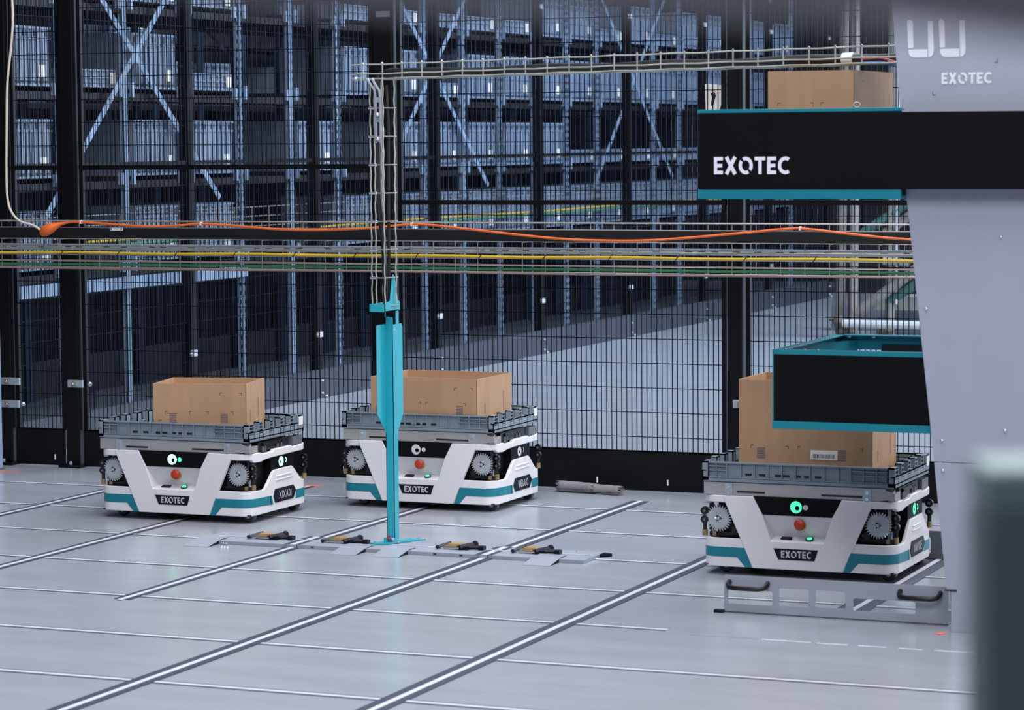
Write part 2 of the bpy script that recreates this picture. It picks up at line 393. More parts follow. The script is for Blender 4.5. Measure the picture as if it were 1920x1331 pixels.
        Pq = [(s * .325, .43, s, 0)] + [(s * (.275 + .05 * cos(radians(k * 15))), .43 + .05 * sin(radians(k * 15)), s * cos(radians(k * 15)), sin(radians(k * 15))) for k in range(1, 7)] + [(s * .26, .48, 0, 1)]
        wall(g, Pq, lambda p: .083, lambda p: .117, .0005, TEAL, closed=False, off=.0008)
        g.build('stripe', t, smooth=True)
    # side plate with the robot's name
    g = M(); g.yz([(.184, .112), (.198, .139), (.348, .139), (.370, .116), (.346, .087), (.198, .087)], .3255, .3275, NAVY); npz = g.build('name_plate', t)
    lettering('lettering', name, npz, LETTER, (.3275, .228, .099), (0, 1, 0), (0, 0, 1), .028, .100, t=.085, gap=.17, depth=.0005, n=(1, 0, 0))
    # chassis
    g = M()
    g.box(-.285, .285, .055, .43, .062, .292, BLACKM)
    for s in (-1, 1):
        g.box(s * .285, s * .305, .2, .36, .15, .27, BLACKM); g.box(s * .2, s * .31, .035, .055, .152, .165, BLACKM)
        for (x, z) in ((.23, .255), (.246, .258), (.30, .250), (.205, .172), (.29, .178), (.312, .245)): g.ball((s * x, .05, z), .0045, GALV, 8)
        g.box(s * .212, s * .232, .03, .05, .16, .185, BLACKM); g.rod((s * .303, .045, .158), (s * .303, .045, .19), .006, CHROME, 8)
        g.box(s * .3, s * .3125, .04, .052, .17, .26, BLACKM)
    g.build('chassis', t)
    # side lamp
    for s in (1, -1):
        g = M(); g.box(s * .31, s * .318, .18, .37, .213, .263, PANELB); sp = g.build('side_sensor_band', t)
        g = M(); n = 24
        for k in range(n):
            p, q = 2 * pi * k / n, 2 * pi * (k + 1) / n; x = s * .3186
            g.poly([(x, .265 + .019 * cos(p), .238 + .019 * sin(p)), (x, .265 + .019 * cos(q), .238 + .019 * sin(q)), (x, .262 + .007 * cos(q), .236 + .007 * sin(q)), (x, .262 + .007 * cos(p), .236 + .007 * sin(p))], rm)
        for k in range(10):
            p, q = radians(-80 + 16 * k), radians(-64 + 16 * k)
            g.poly([(x, .3 + .010 * cos(p), .24 + .010 * sin(p)), (x, .3 + .010 * cos(q), .24 + .010 * sin(q)), (x, .3 + .007 * cos(q), .24 + .007 * sin(q)), (x, .3 + .007 * cos(p), .24 + .007 * sin(p))], RINGOFF if not lit else GREENW)
        g.build('status_lamp', sp, recalc=False)
    # gears
    for s in (-1, 1):
        g = M(); N = 28; pts = []; cx, cz = s * .268 - .007, .211
        for k in range(N):
            a0 = 2 * pi * k / N; da = 2 * pi / N
            for f_, rr in ((0, .0355), (.2, .0355), (.4, .0438), (.6, .0438), (.8, .0355)):
                pts.append((cx + rr * cos(a0 + f_ * da), cz + rr * sin(a0 + f_ * da)))
        g.xz(pts, .024, .032, GEARM)
        g.rod((cx, .024, cz), (cx, .0225, cz), .033, GEARM, 28)
        gr = g.build('gear_wheel', t, smooth=True)
        g = M()
        tri = [(cx + .0125 * cos(radians(a)), cz + .0125 * sin(radians(a))) for a in (0, 120, 240)]
        g.xz(tri, .0205, .0225, BLACKM); g.rod((cx, .0205, cz), (cx, .018, cz), .0055, GEARM, 12)
        for a in (60, 180, 300): g.ball((cx + .011 * cos(radians(a)), .0218, cz + .011 * sin(radians(a))), .0022, CHROME, 8)
        g.build('gear_hub', gr, smooth=True)
    # guide rollers
    for x, y in ((.314, .052), (-.324, .035), (.322, .455), (-.322, .455)):
        for z in (.234, .205):
            g = M(); g.rod((x, y, z), (x, y - .012, z), .0135, RUBBER, 14); g.rod((x, y - .012, z), (x, y - .0135, z), .0045, GREYDK, 10); g.build('guide_roller', t, smooth=True)
        g = M(); g.rod((x, y - .004, .152), (x, y - .004, .172), .009, BRASS, 10); g.rod((x, y - .004, .172), (x, y - .004, .2), .007, BLACKM, 8)
        g.build('brass_stop', t, smooth=True)
    for s in (-1, 1):
        g = M(); g.box(s * .286, s * .298, .03, .04, .152, .166, BRASS); g.build('brass_stop', t)
    # lifting table
    g = M()
    g.ext([(-.318, .006, .300), (.300, .006, .300), (.316, .03, .300), (.316, .03, .329), (-.318, .03, .329), (-.318, .006, .329)], (0, 0, 0.0001), ALU)
    g.xz([(-.318, .2925), (.268, .2925), (.322, .300), (.322, .318), (.29, .328), (-.318, .328)], .002, .008, ALU)
    g.xz([(-.318, .328), (.29, .328), (.29, .3325), (-.318, .3325)], .002, .45, ALU)
    g.box(.3, .322, .008, .07, .2925, .318, ALU); g.box(-.318, -.312, .008, .45, .2925, .328, ALU)
    for a, b, z in ((-.205, -.11, .301), (.08, .215, .301)): g.box(a, b, .0005, .0025, z, z + .006, BLACKM)
    g.build('lifting_table', t, bevel=.001)
    for x in (-.232, .232):
        g = M(); g.box(x - .013, x + .013, -.003, .002, .285, .331, GALV)
        for z in (.298, .318): g.rod((x, -.003, z), (x, -.0055, z), .0055, CHROME, 10)
        g.build('bracket', t)
    g = M(); g.box(.27, .312, .09, .33, .292, .326, BLACKM); g.box(.25, .318, .12, .28, .31, .322, BLACKM)
    for y in (.12, .14, .24, .27): g.box(.312, .318, y, y + .008, .288, .318, GREYDK)
    g.box(.29, .32, .36, .44, .29, .322, GREYDK)
    g.build('lift_drive', t)
    for x, y in ((-.262, .075), (.29, .06), (-.262, .41), (.29, .415)):
        zc = .0287 + .0245
        g = M(); g.tube([(x, y - .013, zc), (x, y - .009, zc), (x, y + .009, zc), (x, y + .013, zc)], [.02, .0242, .0242, .02], WHEELM, 22)
        g.rod((x, y - .0165, zc), (x, y + .0165, zc), .009, GALV, 12); g.build('caster_wheel', t, smooth=True)
    return t

def tray(loc, label):
    t = thing('plastic_tray', label, 'tray', PL(loc), 0, 'grey plastic trays'); t.scale = (KS,) * 3
    hw, D, H = .322, .452, .068
    g = M()
    g.box(-hw + .008, hw - .008, .008, D - .008, 0, .006, TRAYM)
    g.box(-hw, hw, 0, .012, .004, .0155, TRAYM); g.box(-hw, hw, D - .012, D, .004, .0155, TRAYM)
    g.build('tray_base', t)
    for k, (y0, y1, s) in enumerate(((.0, .0125, 1), (D, D - .0125, -1))):
        g = M()
        g.box(-hw + .002, hw - .002, y0 + s * .0095, y0 + s * .0125, .004, H, TRAYM)
        for z0, z1 in ((.014, .018), (H - .005, H)): g.box(-hw, hw, y0, y0 + s * .0125, z0, z1, TRAYM)
        xs = [-.322, -.276, -.240, -.192, -.146, -.100, -.054, -.008, .040, .088, .134, .176, .218, .262, .292, .319]
        for i, x in enumerate(xs): g.box(x, x + .0028, y0 + s * .001, y0 + s * .0125, .016, H - .002, TRAYM)
        for a, b in ((-.322, -.240), (.176, .218), (.218, .322)):
            for z in (.038, .052): g.box(a, b, y0 + s * .001, y0 + s * .0125, z, z + .0028, TRAYM)
        if s > 0:
            for x in (-.178, -.132, -.078, -.05, -.012, .02, .056): g.box(x, x + .022, y0 + .009, y0 + .0095, .024, .032, BLACKM)
        g.build('long_wall', t)
    for s in (-1, 1):
        g = M()
        g.box(s * hw, s * (hw - .003), 0, D, .004, .040, TRAYM); g.box(s * hw, s * (hw - .012), 0, D, .036, .040, TRAYM); g.box(s * hw, s * (hw - .012), 0, D, .012, .016, TRAYM)
        for y in (.0, .085, .17, .255, .34, D - .05):
            w_ = .034 if 0 < y < D - .06 else .05
            g.box(s * hw, s * (hw - .022), y, y + .004, .006, H + .006 * (0 < y < .4), TRAYM); g.box(s * hw, s * (hw - .022), y + w_ - .004, y + w_, .006, H + .006 * (0 < y < .4), TRAYM)
            g.box(s * (hw - .019), s * (hw - .022), y, y + w_, .006, H + .006 * (0 < y < .4), TRAYM); g.box(s * hw, s * (hw - .022), y, y + w_, H + .002 * (0 < y < .4), H + .006 * (0 < y < .4), TRAYM)
            for z in (.03, .045, .058): g.box(s * hw, s * (hw - .02), y + .004, y + w_ - .004, z, z + .0025, TRAYM)
        g.build('short_wall', t)
    g = M(); g.box(hw, hw + .0008, D - .04, D - .006, .03, .062, PAPER); g.build('white_sticker', t)
    return t

def carton(loc, rz, L, W, H, label, marks, sidemarks=(), lab=None, on_robot=True):
    t = thing('cardboard_box', label, 'box', PL(loc) if on_robot else loc, rz)
    if on_robot: t.scale = (KS,) * 3
    g = M(); k = .004
    g.box(0, L, 0, W, 0, .004, CARD)
    def pan(x0, x1, y0, y1): g.box(x0, x1, y0, y1, .004, H, CARD)
    pan(0, L, 0, k); pan(0, L, W - k, W); pan(0, k, k, W - k); pan(L - k, L, k, W - k)
    for kind, x, z in marks:
        if kind == 'b':
            for j in range(6): g.box(x, x + .028, -.0004, .0001, z + j * .0062, z + j * .0062 + .0038, PRINT)
        elif kind in 'cd':
            s = 1 if kind == 'c' else -1
            g.box(x, x + s * .011, -.0004, .0001, z, z + .0018, PRINTD); g.box(x, x + s * .0016, -.0004, .0001, z - .009, z, PRINTD)
    for y, z, n_ in sidemarks:
        for j in range(n_): g.box(L - .0001, L + .0004, y, y + .012, z + j * .006, z + j * .006 + .0035, PRINT)
    g.box(L - .0015, L + .0003, -.0004, .0012, 0.01, H, CARDE)
    g.build('walls', t)
    if lab:
        g = M(); x, z, ww, hh = lab; g.box(x, x + ww, -.0016, -.0004, z, z + hh, PAPER)
        q = x + .008
        while q < x + ww - .012:
            d = random.uniform(.001, .003); g.box(q, q + d, -.0018, -.0015, z - .0 + .004, z + hh - .012, BLACKM); q += d + random.uniform(.0012, .003)
        g.build('shipping_label', t)
    return t

KS = 1.0198; EYE = Vector((0, 0, 1.45))
def PL(p): return tuple(EYE + (Vector(p) - EYE) * KS)
R1, R2, R3 = (-5.168, 9.08, 0), (-4.432, 9.68, 0), (-2.563, 8.54, 0)   # robots stand centred on rail crossings
robot(R1, 'white warehouse robot with green ring lamp and XIXADI name plate, furthest left', 'XIXADI', True)
robot(R2, 'white warehouse robot with unlit ring lamp, VIBAKI plate, behind the turquoise post', 'VIBAKI', False)
robot(R3, 'white warehouse robot with WAPUBE name plate parked under the machine arm at right', 'WAPUBE', True, True)
tray((R1[0], R1[1] - .002, .3325), 'grey ribbed plastic tray riding on the XIXADI robot furthest left')
tray((R2[0], R2[1] - .002, .3325), 'grey ribbed plastic tray riding on the middle robot behind the turquoise post')
tray((R3[0], R3[1] - .002, .3325), 'grey ribbed plastic tray on the right-hand robot below the machine arm')
ZB = .3387
carton((-5.2625, 9.102, ZB), radians(13), .362, .272, .206, 'open brown cardboard box turned slightly in the tray of the left robot',
       [('b', .062, .058), ('b', .262, .058), ('c', .045, .1), ('c', .14, .1), ('d', .215, .1), ('d', .312, .1), ('c', .26, .172), ('d', .345, .172), ('c', .02, .066)], [(.05, .06, 8), (.17, .07, 12)])
carton((-4.637, 9.70, ZB), radians(-.6), .452, .335, .2, 'open brown cardboard box in the tray of the middle robot, behind the turquoise post',
       [('b', .365, .062), ('d', .215, .105), ('c', .235, .105), ('d', .405, .105), ('c', .355, .163), ('d', .435, .163), ('b', .02, .05)], [(.07, .062, 7), (.25, .06, 13)])
carton((-2.80, 8.664, ZB), 0, .452, .3, .322, 'tall open brown cardboard box on the right-hand robot, partly hidden by the black arm',
       [('b', .062, .064), ('b', .337, .064), ('c', .04, .105), ('d', .17, .105), ('c', .2, .105), ('d', .42, .105)], [(.06, .06, 6), (.22, .07, 14)], lab=(.245, .066, .09, .03))

# ------------------------------------------------------------------ docking strip on the floor with four clamps
t = thing('docking_strip', 'low grey steel strip with four clamp units, bolted down around the turquoise post', 'floor plate', (-4.16, 8.88, 0))
g = M(); XL, XR = -.745, .765
g.box(XL, -.338, -.105, .1, .0005, .0125, GREYP2); g.box(-.334, .405, -.105, .1, .0005, .0125, GREYP2); g.box(.409, XR, -.105, .1, .0005, .0125, GREYP2)
g.box(XL + .02, XR - .01, .006, .02, .0125, .0130, RAILD); g.box(XL + .02, XR - .01, .0085, .0175, .0130, .0134, RAILM)
for j, xx in ((2, X0 + 2 * DB), (3, X0 + 3 * DB)):
    x = xx + 4.16; g.box(x - .034, x + .03, -.104, .099, .0125, .0129, TAPE); g.box(x - .011, x + .011, -.104, .099, .0129, .0134, RAILM)
for x in (-.28, .08, .3, .62, -.1, .2):
    g.box(x, x + .012, -.1062, -.105, .005, .009, BLACKM); g.ball((x + .05, .075, .0125), .004, GREYDK, 8, .5)
g.build('base_plate', t, bevel=.001)
for x in (-.70, -.112, .052, .625):
    g = M(); g.ext([(x - .05, -.195, .0012), (x + .05, -.195, .0012), (x + .05, -.09, .0165), (x + .05, -.03, .0165), (x - .05, -.03, .0165), (x - .05, -.09, .0165)], (0, 0, -.001), GREYP2)
    g.box(x - .05, x - .049, -.17, -.106, 0.001, .004, NAVY)
    g.yz([(-.165, .002), (-.107, .002), (-.107, .0125)], x + .048, x + .050, NAVY)
    g.build('ramp', t)
g = M(); g.xy([(.765, .05), (.765, .095), (.80, .08)], .001, .012, NAVY); g.build('end_wedge', t)
for x in (-.64, .56):
    g = M()
    for k in range(3): g.rod((x + .012 * k, -.118, .001), (x + .012 * k + .01, -.124, .008), .0035, CHROME, 8)
    g.build('floor_bolt', t)
for x in (-.505, -.205, .247, .535):
    g = M(); z = .0134
    g.bar((x - .062, -.035, z + .008), (x - .052, .05, z + .010), .009, BLACKM); g.ball((x - .062, -.037, z + .008), .007, NAVY, 8); g.ball((x - .052, .052, z + .010), .007, NAVY, 8)
    g.rod((x - .05, -.028, z + .006), (x + .018, -.028, z + .006), .0035, CHROME, 8); g.rod((x - .05, .02, z + .006), (x + .018, .02, z + .006), .0035, CHROME, 8)
    g.box(x - .045, x + .01, -.02, .01, z, z + .010, BRASS); g.box(x - .03, x + .012, -.01, .035, z + .002, z + .018, GOLD)
    g.box(x + .008, x + .05, -.026, .0, z, z + .012, NAVY); g.bar((x + .02, -.03, z + .008), (x + .06, .03, z + .014), .014, NAVY)
    g.ball((x + .056, .028, z + .014), .013, NAVY, 10); g.bar((x + .04, -.012, z + .008), (x + .098, .005, z + .008), .010, NAVY); g.box(x + .085, x + .104, -.014, .014, z, z + .013, NAVY)
    g.build('clamp_unit', t, smooth=True)

# ------------------------------------------------------------------ turquoise post
t = thing('guide_post', 'slim turquoise steel post with a flared upper plate standing on the floor strip', 'post', (-4.2, 8.915, .0134))
g = M(); TH = .0025
def flange(pts, x0, x1): g.yz(pts, x0, x1, TEALP)
# web facing the camera
g.box(-.004, .0265, 0, TH, .02, .812, TEALP)
# right side face, running away, wide at the top
g.yz([(.0, .012), (.038, .012), (.038, .40), (.084, .46), (.084, .775), (.078, .786), (.0, .786)], .0245, .0265, TEALP)
g.yz([(.03, .786), (.052, .786), (.052, .84), (.03, .84)], .0245, .0265, TEALP)
# left side face running toward the camera, only on the flared part
g.yz([(.0, .40), (-.072, .47), (-.072, .78), (-.066, .788), (.0, .788)], -.004, -.002, TEALP)
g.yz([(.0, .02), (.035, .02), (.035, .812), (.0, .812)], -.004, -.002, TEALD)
g.box(-.004, .0, 0, TH, .786, .84, TEALP)
body = g.build('post_body', t)
g = M(); g.rod((.0265, .02, .765), (.029, .02, .765), .004, CHROME, 10); g.rod((.0265, .02, .1), (.0285, .02, .1), .003, CHROME, 10); g.build('screw', t)
g = M()
g.ext([(-.055, -.04, 0.0005), (-.03, -.055, 0.0005), (.02, -.03, 0.0005), (.05, .04, 0.0005), (.1, .11, 0.0005), (.04, .11, 0.0005), (.0, .05, 0.0005)], (0, 0, .004), TEALP)
for x, y in ((-.035, -.035), (.075, .1), (.04, .0)): g.rod((x, y, .004), (x, y, .010), .005, CHROME, 8)
g.box(-.012, .0, -.012, .01, .004, .02, TEALP)
g.build('foot_plate', t)
g = M()
g.yz([(-.065, .835), (.06, .835), (.06, .865), (.042, .872), (.02, .955), (.008, .965), (-.002, .95), (-.02, .872), (-.065, .865)], .026, .029, TEALP)
g.box(-.03, .029, -.065, -.062, .835, .862, TEALP); g.box(-.03, .029, -.062, .055, .835, .838, TEALP); g.box(-.032, -.029, -.065, .05, .835, .862, TEALP)
g.build('top_bracket', t)
g = M(); g.tube([(.005, .01, .0), (.002, -.004, .02), (.006, -.003, .03)], .004, RECAB, 8); g.tube([(.012, .01, .0), (.012, -.004, .018), (.014, .0, .03)], .003, BLCAB, 8); g.build('wires', t)

# ------------------------------------------------------------------ overhead wire tray
A = Vector((-4.315, 8.985, 0)); B = Vector((-2.08, 8.10, 0)); dv = (B - A); Lh = dv.length; dv.normalize(); nv = Vector((-dv.y, dv.x, 0))
t = thing('overhead_cable_tray', 'silver wire basket cable tray running level from the post to the grey machine', 'cable tray', (0, 0, 0))
ZT, ZL = 1.722, 1.672
g = M()
for off, z in ((-.05, ZT), (-.05, ZT - .033), (-.05, ZL), (0, ZL - .002), (.05, ZL)):
    p = A + nv * off; q = B + nv * off; n_ = 40
    g.tube([(p + (q - p) * (k / n_) + Vector((0, 0, z + .0012 * sin(k * pi / 2)))) for k in range(n_ + 1)], .003, GALVW, 6)
k = .06
while k < Lh:
    p = A + dv * k
    g.tube([p + nv * -.05 + Vector((0, 0, ZT + .004)), p + nv * -.05 + Vector((0, 0, ZL)), p + nv * .05 + Vector((0, 0, ZL))], .0026, GALVW, 6)
    g.ball(p + nv * -.05 + Vector((0, 0, ZT + .004)), .0048, CHROME, 8); k += .1
g.build('wire_basket', t, smooth=True)
g = M(); g.ball(A + dv * .03 + nv * -.055 + Vector((0, 0, ZL)), .010, GALV, 8); g.rod(A + dv * .0 + nv * -.05 + Vector((0, 0, ZL)), A + dv * .06 + nv * -.06 + Vector((0, 0, ZL)), .006, GALV, 8); g.build('fixing_clip', t)
pv = Vector((-4.2, 8.93, 0))
t = thing('vertical_cable_tray', 'silver wire basket rising straight above the turquoise post', 'cable tray', (-4.2, 8.9, 0))
g = M()
for x, y in ((-.035, -.02), (-.018, -.02), (.02, -.03), (.036, .03), (-.02, .04)):
    n_ = 40; g.tube([(x + .0015 * sin(k * 1.7), y, .866 + (1.675 - .866) * k / n_) for k in range(n_ + 1)], .0025, GALVW, 6)
z = .868
while z < 1.66:
    g.tube([(-.042, -.02, z), (.02, -.03, z), (.036, .03, z), (.036, .045, z)], .0026, GALVD, 6); g.rod((-.04, -.021, z), (-.012, -.024, z), .0045, CHROME, 8); z += .1
g.build('wire_basket', t, smooth=True)
g = M()
pth = [(-.03, -.032, 1.672), (-.018, -.036, 1.655), (.0, -.036, 1.63), (.004, -.036, 1.60), (.004, -.036, 1.445)]
for dx in (-.009, .009): g.tube([(a + dx, b, c) for a, b, c in pth], .0045, GALV, 6)
for z in (1.60, 1.53, 1.46): g.box(-.007, .015, -.038, -.034, z - .012, z + .006, GALV)
for z in (1.545, 1.46): g.ball((.004, -.04, z), .009, CHROME, 8)
g.build('splice_plate', t, smooth=True)
g = M(); n_ = 24
pts = [Vector((-4.232, 8.93, 1.25)), Vector((-4.234, 8.93, 1.55)), Vector((-4.236, 8.935, 1.64)), Vector((-4.225, 8.945, 1.685)), Vector((-4.18, 8.93, 1.694)), Vector((-4.10, 8.9, 1.692))]
for k in range(1, 20): q = A + dv * (.2 + (Lh - .22) * k / 19); pts.append(Vector((q.x, q.y, 1.688 + .0035 * sin(k * 1.3))))
pts = [Vector((-4.205, 8.93, .86)), Vector((-4.212, 8.93, 1.1))] + pts
g.tube(pts, [.009] * 2 + [.013] * 4 + [.0155] * (len(pts) - 6), BKCAB, 10)
tag(g.build('black_cable_bundle', None, smooth=True), 'thick black cable bundle climbing the post and lying in the overhead wire tray', 'cable')
g = M(); g.tube([(-4.19, 8.925, .87), (-4.188, 8.925, 1.2), (-4.185, 8.925, 1.5), (-4.19, 8.92, 1.65)], .006, BKCAB, 8)
tag(g.build('black_cable', None, smooth=True), 'thinner black cable hanging beside the thick bundle above the turquoise post', 'cable')
g = M(); q = A + dv * (Lh * .905); g.rod(Vector((q.x, q.y, 1.689)) - dv * .02, Vector((q.x, q.y, 1.689)) + dv * .02, .0185, PAPER, 14)
tag(g.build('cable_sleeve', None, smooth=True), 'short white sleeve around the black cable bundle in the overhead tray', 'sleeve')
for m_, dz, l_ in ((RECAB, .004, 'red'), (BLCAB, -.008, 'blue')):
    g = M(); q0 = A + dv * (Lh - .16) + nv * -.03; q1 = A + dv * (Lh - .01) + nv * -.04
    g.tube([Vector((q0.x, q0.y, 1.682 + dz)), Vector(((q0.x + q1.x) / 2, (q0.y + q1.y) / 2, 1.683 + dz)), Vector((q1.x, q1.y, 1.665 + dz))], .0035, m_, 8)
    tag(g.build('thin_wire', None, smooth=True), 'thin %s wire at the machine end of the overhead cable tray' % l_, 'wire')

# ------------------------------------------------------------------ picking machine
t = thing('picking_station', 'tall grey machine column with two black and teal arms and EXOTEC lettering', 'machine', (-1.9, 7.915, 0))
g = M(); E_ = -1.9
ed = [(-1.907, 0), (-1.907, .121), (-1.921, .127), (-1.968, .585), (-2.044, 1.272), (-2.083, 1.756), (-2.128, 2.3)]
def el(z): return interp(z, [(b, a) for a, b in ed]) - E_
g.xz([(el(0) , 0.0), (el(0), .121), (-1.921 - E_, .127), (el(.5), .4995), (.75, .4995), (.75, 0)], 0, .004, GREYP)
g.xz([(el(0) + .004, 0.0), (el(0) + .004, .121), (-1.917 - E_, .127), (el(.5) + .004, .4995), (el(.5) + .01, .4995), (el(.1) + .01, .0)], .004, .05, GREYP)
g.build('lower_side_panel', t, bevel=.001)
g = M()
g.xz([(el(.502), .502), (el(1.272), 1.272), (el(1.756), 1.756), (el(2.3), 2.3), (.75, 2.3), (.75, .502)], 0, .004, GREYP)
g.xz([(el(.502) + .003, .502), (el(1.272) + .003, 1.272), (el(2.3) + .003, 2.3), (el(2.3) + .009, 2.3), (el(1.272) + .009, 1.272), (el(.502) + .009, .502)], .004, .05, GREYP)
up = g.build('upper_side_panel', t, bevel=.001)
for (x, z) in ((-1.936, .565), (-1.933, .477), (-1.984, .95), (-1.765, 1.161), (-1.75, .60)):
    g = M(); g.ball((x - E_, -.001, z), .0055, CHROME, 10); g.build('rivet', t, smooth=True)
g = M(); g.rod((-1.925 - E_, -.001, .124), (-1.89 - E_, -.001, .124), .003, BLACKM, 6); g.build('slot', t)
# logo: two open brackets of three bars each
def tri(x): 
    sk = -.0006
    q = []
    q.append([(x - .003, .116), (x + .004, .122), (x + .0135, .115), (x + .016, .040), (x + .001, .040)])
    q.append([(x + .001, .036), (x + .058, .036), (x + .058, .0125), (x + .016, .0125), (x + .008, .016), (x + .003, .023)])
    q.append([(x + .058, .116), (x + .0725, .116), (x + .0765, .035), (x + .0745, .022), (x + .068, .014), (x + .0605, .0125)])
    return q
g = M()
for x in (-2.041, -1.9475):
    for q in tri(x): g.xz([(a - E_, 1.668 + b) for a, b in q], -.0012, .0, LETTERW)
g.build('logo', up)
lettering('lettering', 'EXOTEC', up, LETTERW, (-1.941 - E_, 0, 1.603), (1, 0, 0), (0, 0, 1), .032, .146, t=.205, gap=.13, n=(0, -1, 0))
g = M()
for x, z, s in ((-1.968, 1.571, 1), (-1.778, 1.662, -1)): g.box(x - E_, x + s * .010 - E_, -.0008, 0, z, z + .0018, GREYDK); g.box(x - E_, x + s * .0018 - E_, -.0008, 0, z, z + (.012), GREYDK)
g.build('corner_marks', up)
g = M(); g.box(.25, .75, .05, .62, 0, 2.3, GREYDK); g.build('housing', t)
# upper arm: black cover passes in front of the column
g = M()
g.xz([(-2.658 - E_, 1.300), (-2.658 - E_, 1.5245), (-2.654 - E_, 1.5255), (-1.1 - E_, 1.5205), (-1.1 - E_, 1.300)], -.068, -.056, PANELB)
g.box(-2.0 - E_, -1.1 - E_, -.056, -.001, 1.30, 1.5225, PANELB)
ua = g.build('upper_arm_cover', t, bevel=.0015)
lettering('lettering', 'EXOTEC', ua, LETTERW, (-2.612 - E_, -.068, 1.345), (1, 0, 0), (0, 0, 1), .051, .233, t=.205, gap=.12, n=(0, -1, 0))
g = M()
xl, xr = -2.664 - E_, -2.045 - E_
def rim(z0, z1, y0, y1, xr, xr2=None):
    zt = .008
    g.box(xl, xr, y0, y0 + .004, z0, z1, TEALD); g.box(xl, xr, y1 - .004, y1, z0, z1, TEALD); g.box(xl, xl + .004, y0, y1, z0, z1, TEALD)
    g.box(xl, xr, y0 - .002, y0 + .03, z1, z1 + .004, TEALD); g.box(xl, xr, y1 - .03, y1, z1, z1 + .004, TEALD)
rim(1.272, 1.529, -.054, .60, xr)
g.box(xl, xl + .03, -.054, .60, 1.529, 1.533, TEALD); g.box(xl, xr, -.054, .60, 1.272, 1.276, TEALD)
g.box(xl, xr, -.066, -.054, 1.272, 1.2995, TEALD); g.box(xl, xr, -.068, -.054, 1.5262, 1.5365, TEALD)
g.build('upper_arm_frame', t, bevel=.001)
for x in (-2.61, -2.47, -2.33, -2.29):
    g = M(); g.ball((x - E_, -.04, 1.534), .006, CHROME, 8, .6); g.build('rivet', t, smooth=True)
# lower arm, behind the column panel
g = M(); xl = -2.458 - E_; xr = -1.6 - E_; y0, y1 = .015, .72
g.box(xl + .004, xr, y0 + .001, y0 + .007, .606, .8045, PANELB); g.build('lower_arm_cover', t)
g = M()
g.box(xl, xr, y0 + .007, y0 + .011, .582, .819, TEALD); g.box(xl, xr, y0, y0 + .009, .582, .605, TEALD); g.box(xl, xr, y0, y0 + .04, .8055, .819, TEALD)
g.box(xl, xl + .004, y0, y1, .582, .814, TEALD); g.box(xl, xl + .03, y0, y1, .814, .819, TEALD)
g.box(xl, xr, y1 - .004, y1, .77, .814, TEALD); g.box(xl, xr, y1 - .035, y1, .814, .819, TEALD); g.box(xl + .15, xr, y1 - .008, y1 - .004, .70, .789, SHELFM)  # dark strip at the end stands in for the unlit opening in the back wall
g.ext([(xl + .004, y1 - .12, .80), (xl + .07, y1 - .004, .80), (xl + .07, y1 - .004, .70), (xl + .004, y1 - .12, .70)], (0, 0, .0), TEALD)
g.box(xl + .16, xr, y0 + .12, y0 + .5, .760, .772, SHELFM); g.box(xl + .02, xl + .16, y0 + .3, y1 - .06, .762, .770, TEALD)
for k in range(3): g.rod((xl + .16, y0 + .16 + k * .1, .775), (xr, y0 + .16 + k * .1, .775), .006, RUBBER, 8)
g.build('lower_arm_frame', t, bevel=.001)
for x, y in ((-2.42, .03), (-2.36, .03), (-2.32, .03), (-2.38, .585), (-2.3, .585)):
    g = M(); g.ball((x - E_, y, .82), .006, CHROME, 8, .6); g.build('rivet', t, smooth=True)
carton((-2.511, 8.06, 1.42), 0, .268, .45, .232, 'brown cardboard box standing in the upper teal arm of the machine', [('c', .03, .135), ('d', .142, .135), ('c', .165, .135)], [(.1, .2, 1)], on_robot=False)
g = M(); c = Vector((-2.215, 7.99, 1.547))
g.tube([c + Vector((.009 * cos(a * pi / 8), .003 * cos(a * pi / 8), .0075 * sin(a * pi / 8))) for a in range(17)], .0022, PALE, 6); o = g.build('cable_tie_ring', None, smooth=True)
tag(o, 'small pale ring of wire on the top edge of the upper arm', 'ring')
# seat of the box inside the upper arm
g = M(); g.box(-2.64 - E_, -2.06 - E_, .0, .59, 1.405, 1.42, SHELFM); g.build('upper_arm_bed', t)

# ------------------------------------------------------------------ barrier plates near the floor
def plate_holes(name, parent, outer, holes, th, m, r=.006):
    cu = bpy.data.curves.new(name, 'CURVE'); cu.dimensions = '2D'; cu.fill_mode = 'BOTH'; cu.extrude = th / 2
    def rr(x0, x1, z0, z1, r):
        out = []
        for cx, cz, a0 in ((x1 - r, z0 + r, -90), (x1 - r, z1 - r, 0), (x0 + r, z1 - r, 90), (x0 + r, z0 + r, 180)):
            for k in range(5): a = radians(a0 + 22.5 * k); out.append((cx + r * cos(a), cz + r * sin(a)))
        return out
    for q in [outer] + holes:
        pts = rr(*q[:4], q[4] if len(q) > 4 else r); sp = cu.splines.new('POLY'); sp.points.add(len(pts) - 1); sp.use_cyclic_u = True
        for p, c_ in zip(sp.points, pts): p.co = (*c_, 0, 1)
    tmp = bpy.data.objects.new('tmp', cu); C.objects.link(tmp)
    me = bpy.data.meshes.new_from_object(tmp.evaluated_get(bpy.context.evaluated_depsgraph_get())); bpy.data.objects.remove(tmp)
    me.name = name; me.materials.clear(); me.materials.append(m)
    me.transform(Matrix.Rotation(radians(90), 4, 'X'))
    o = bpy.data.objects.new(name, me); C.objects.link(o); o.parent = parent
    return o
t = thing('barrier_plate', 'low light grey barrier plate with cut-out windows and two black handles beside the machine', 'barrier', (-2.64, 8.02, 0))
plate_holes('slotted_plate', t, (0, .70, .004, .116), [(.012, .155, .028, .072), (.175, .270, .030, .084), (.290, .385, .032, .084), (.408, .60, .028, .066)], .005, GREYP2)
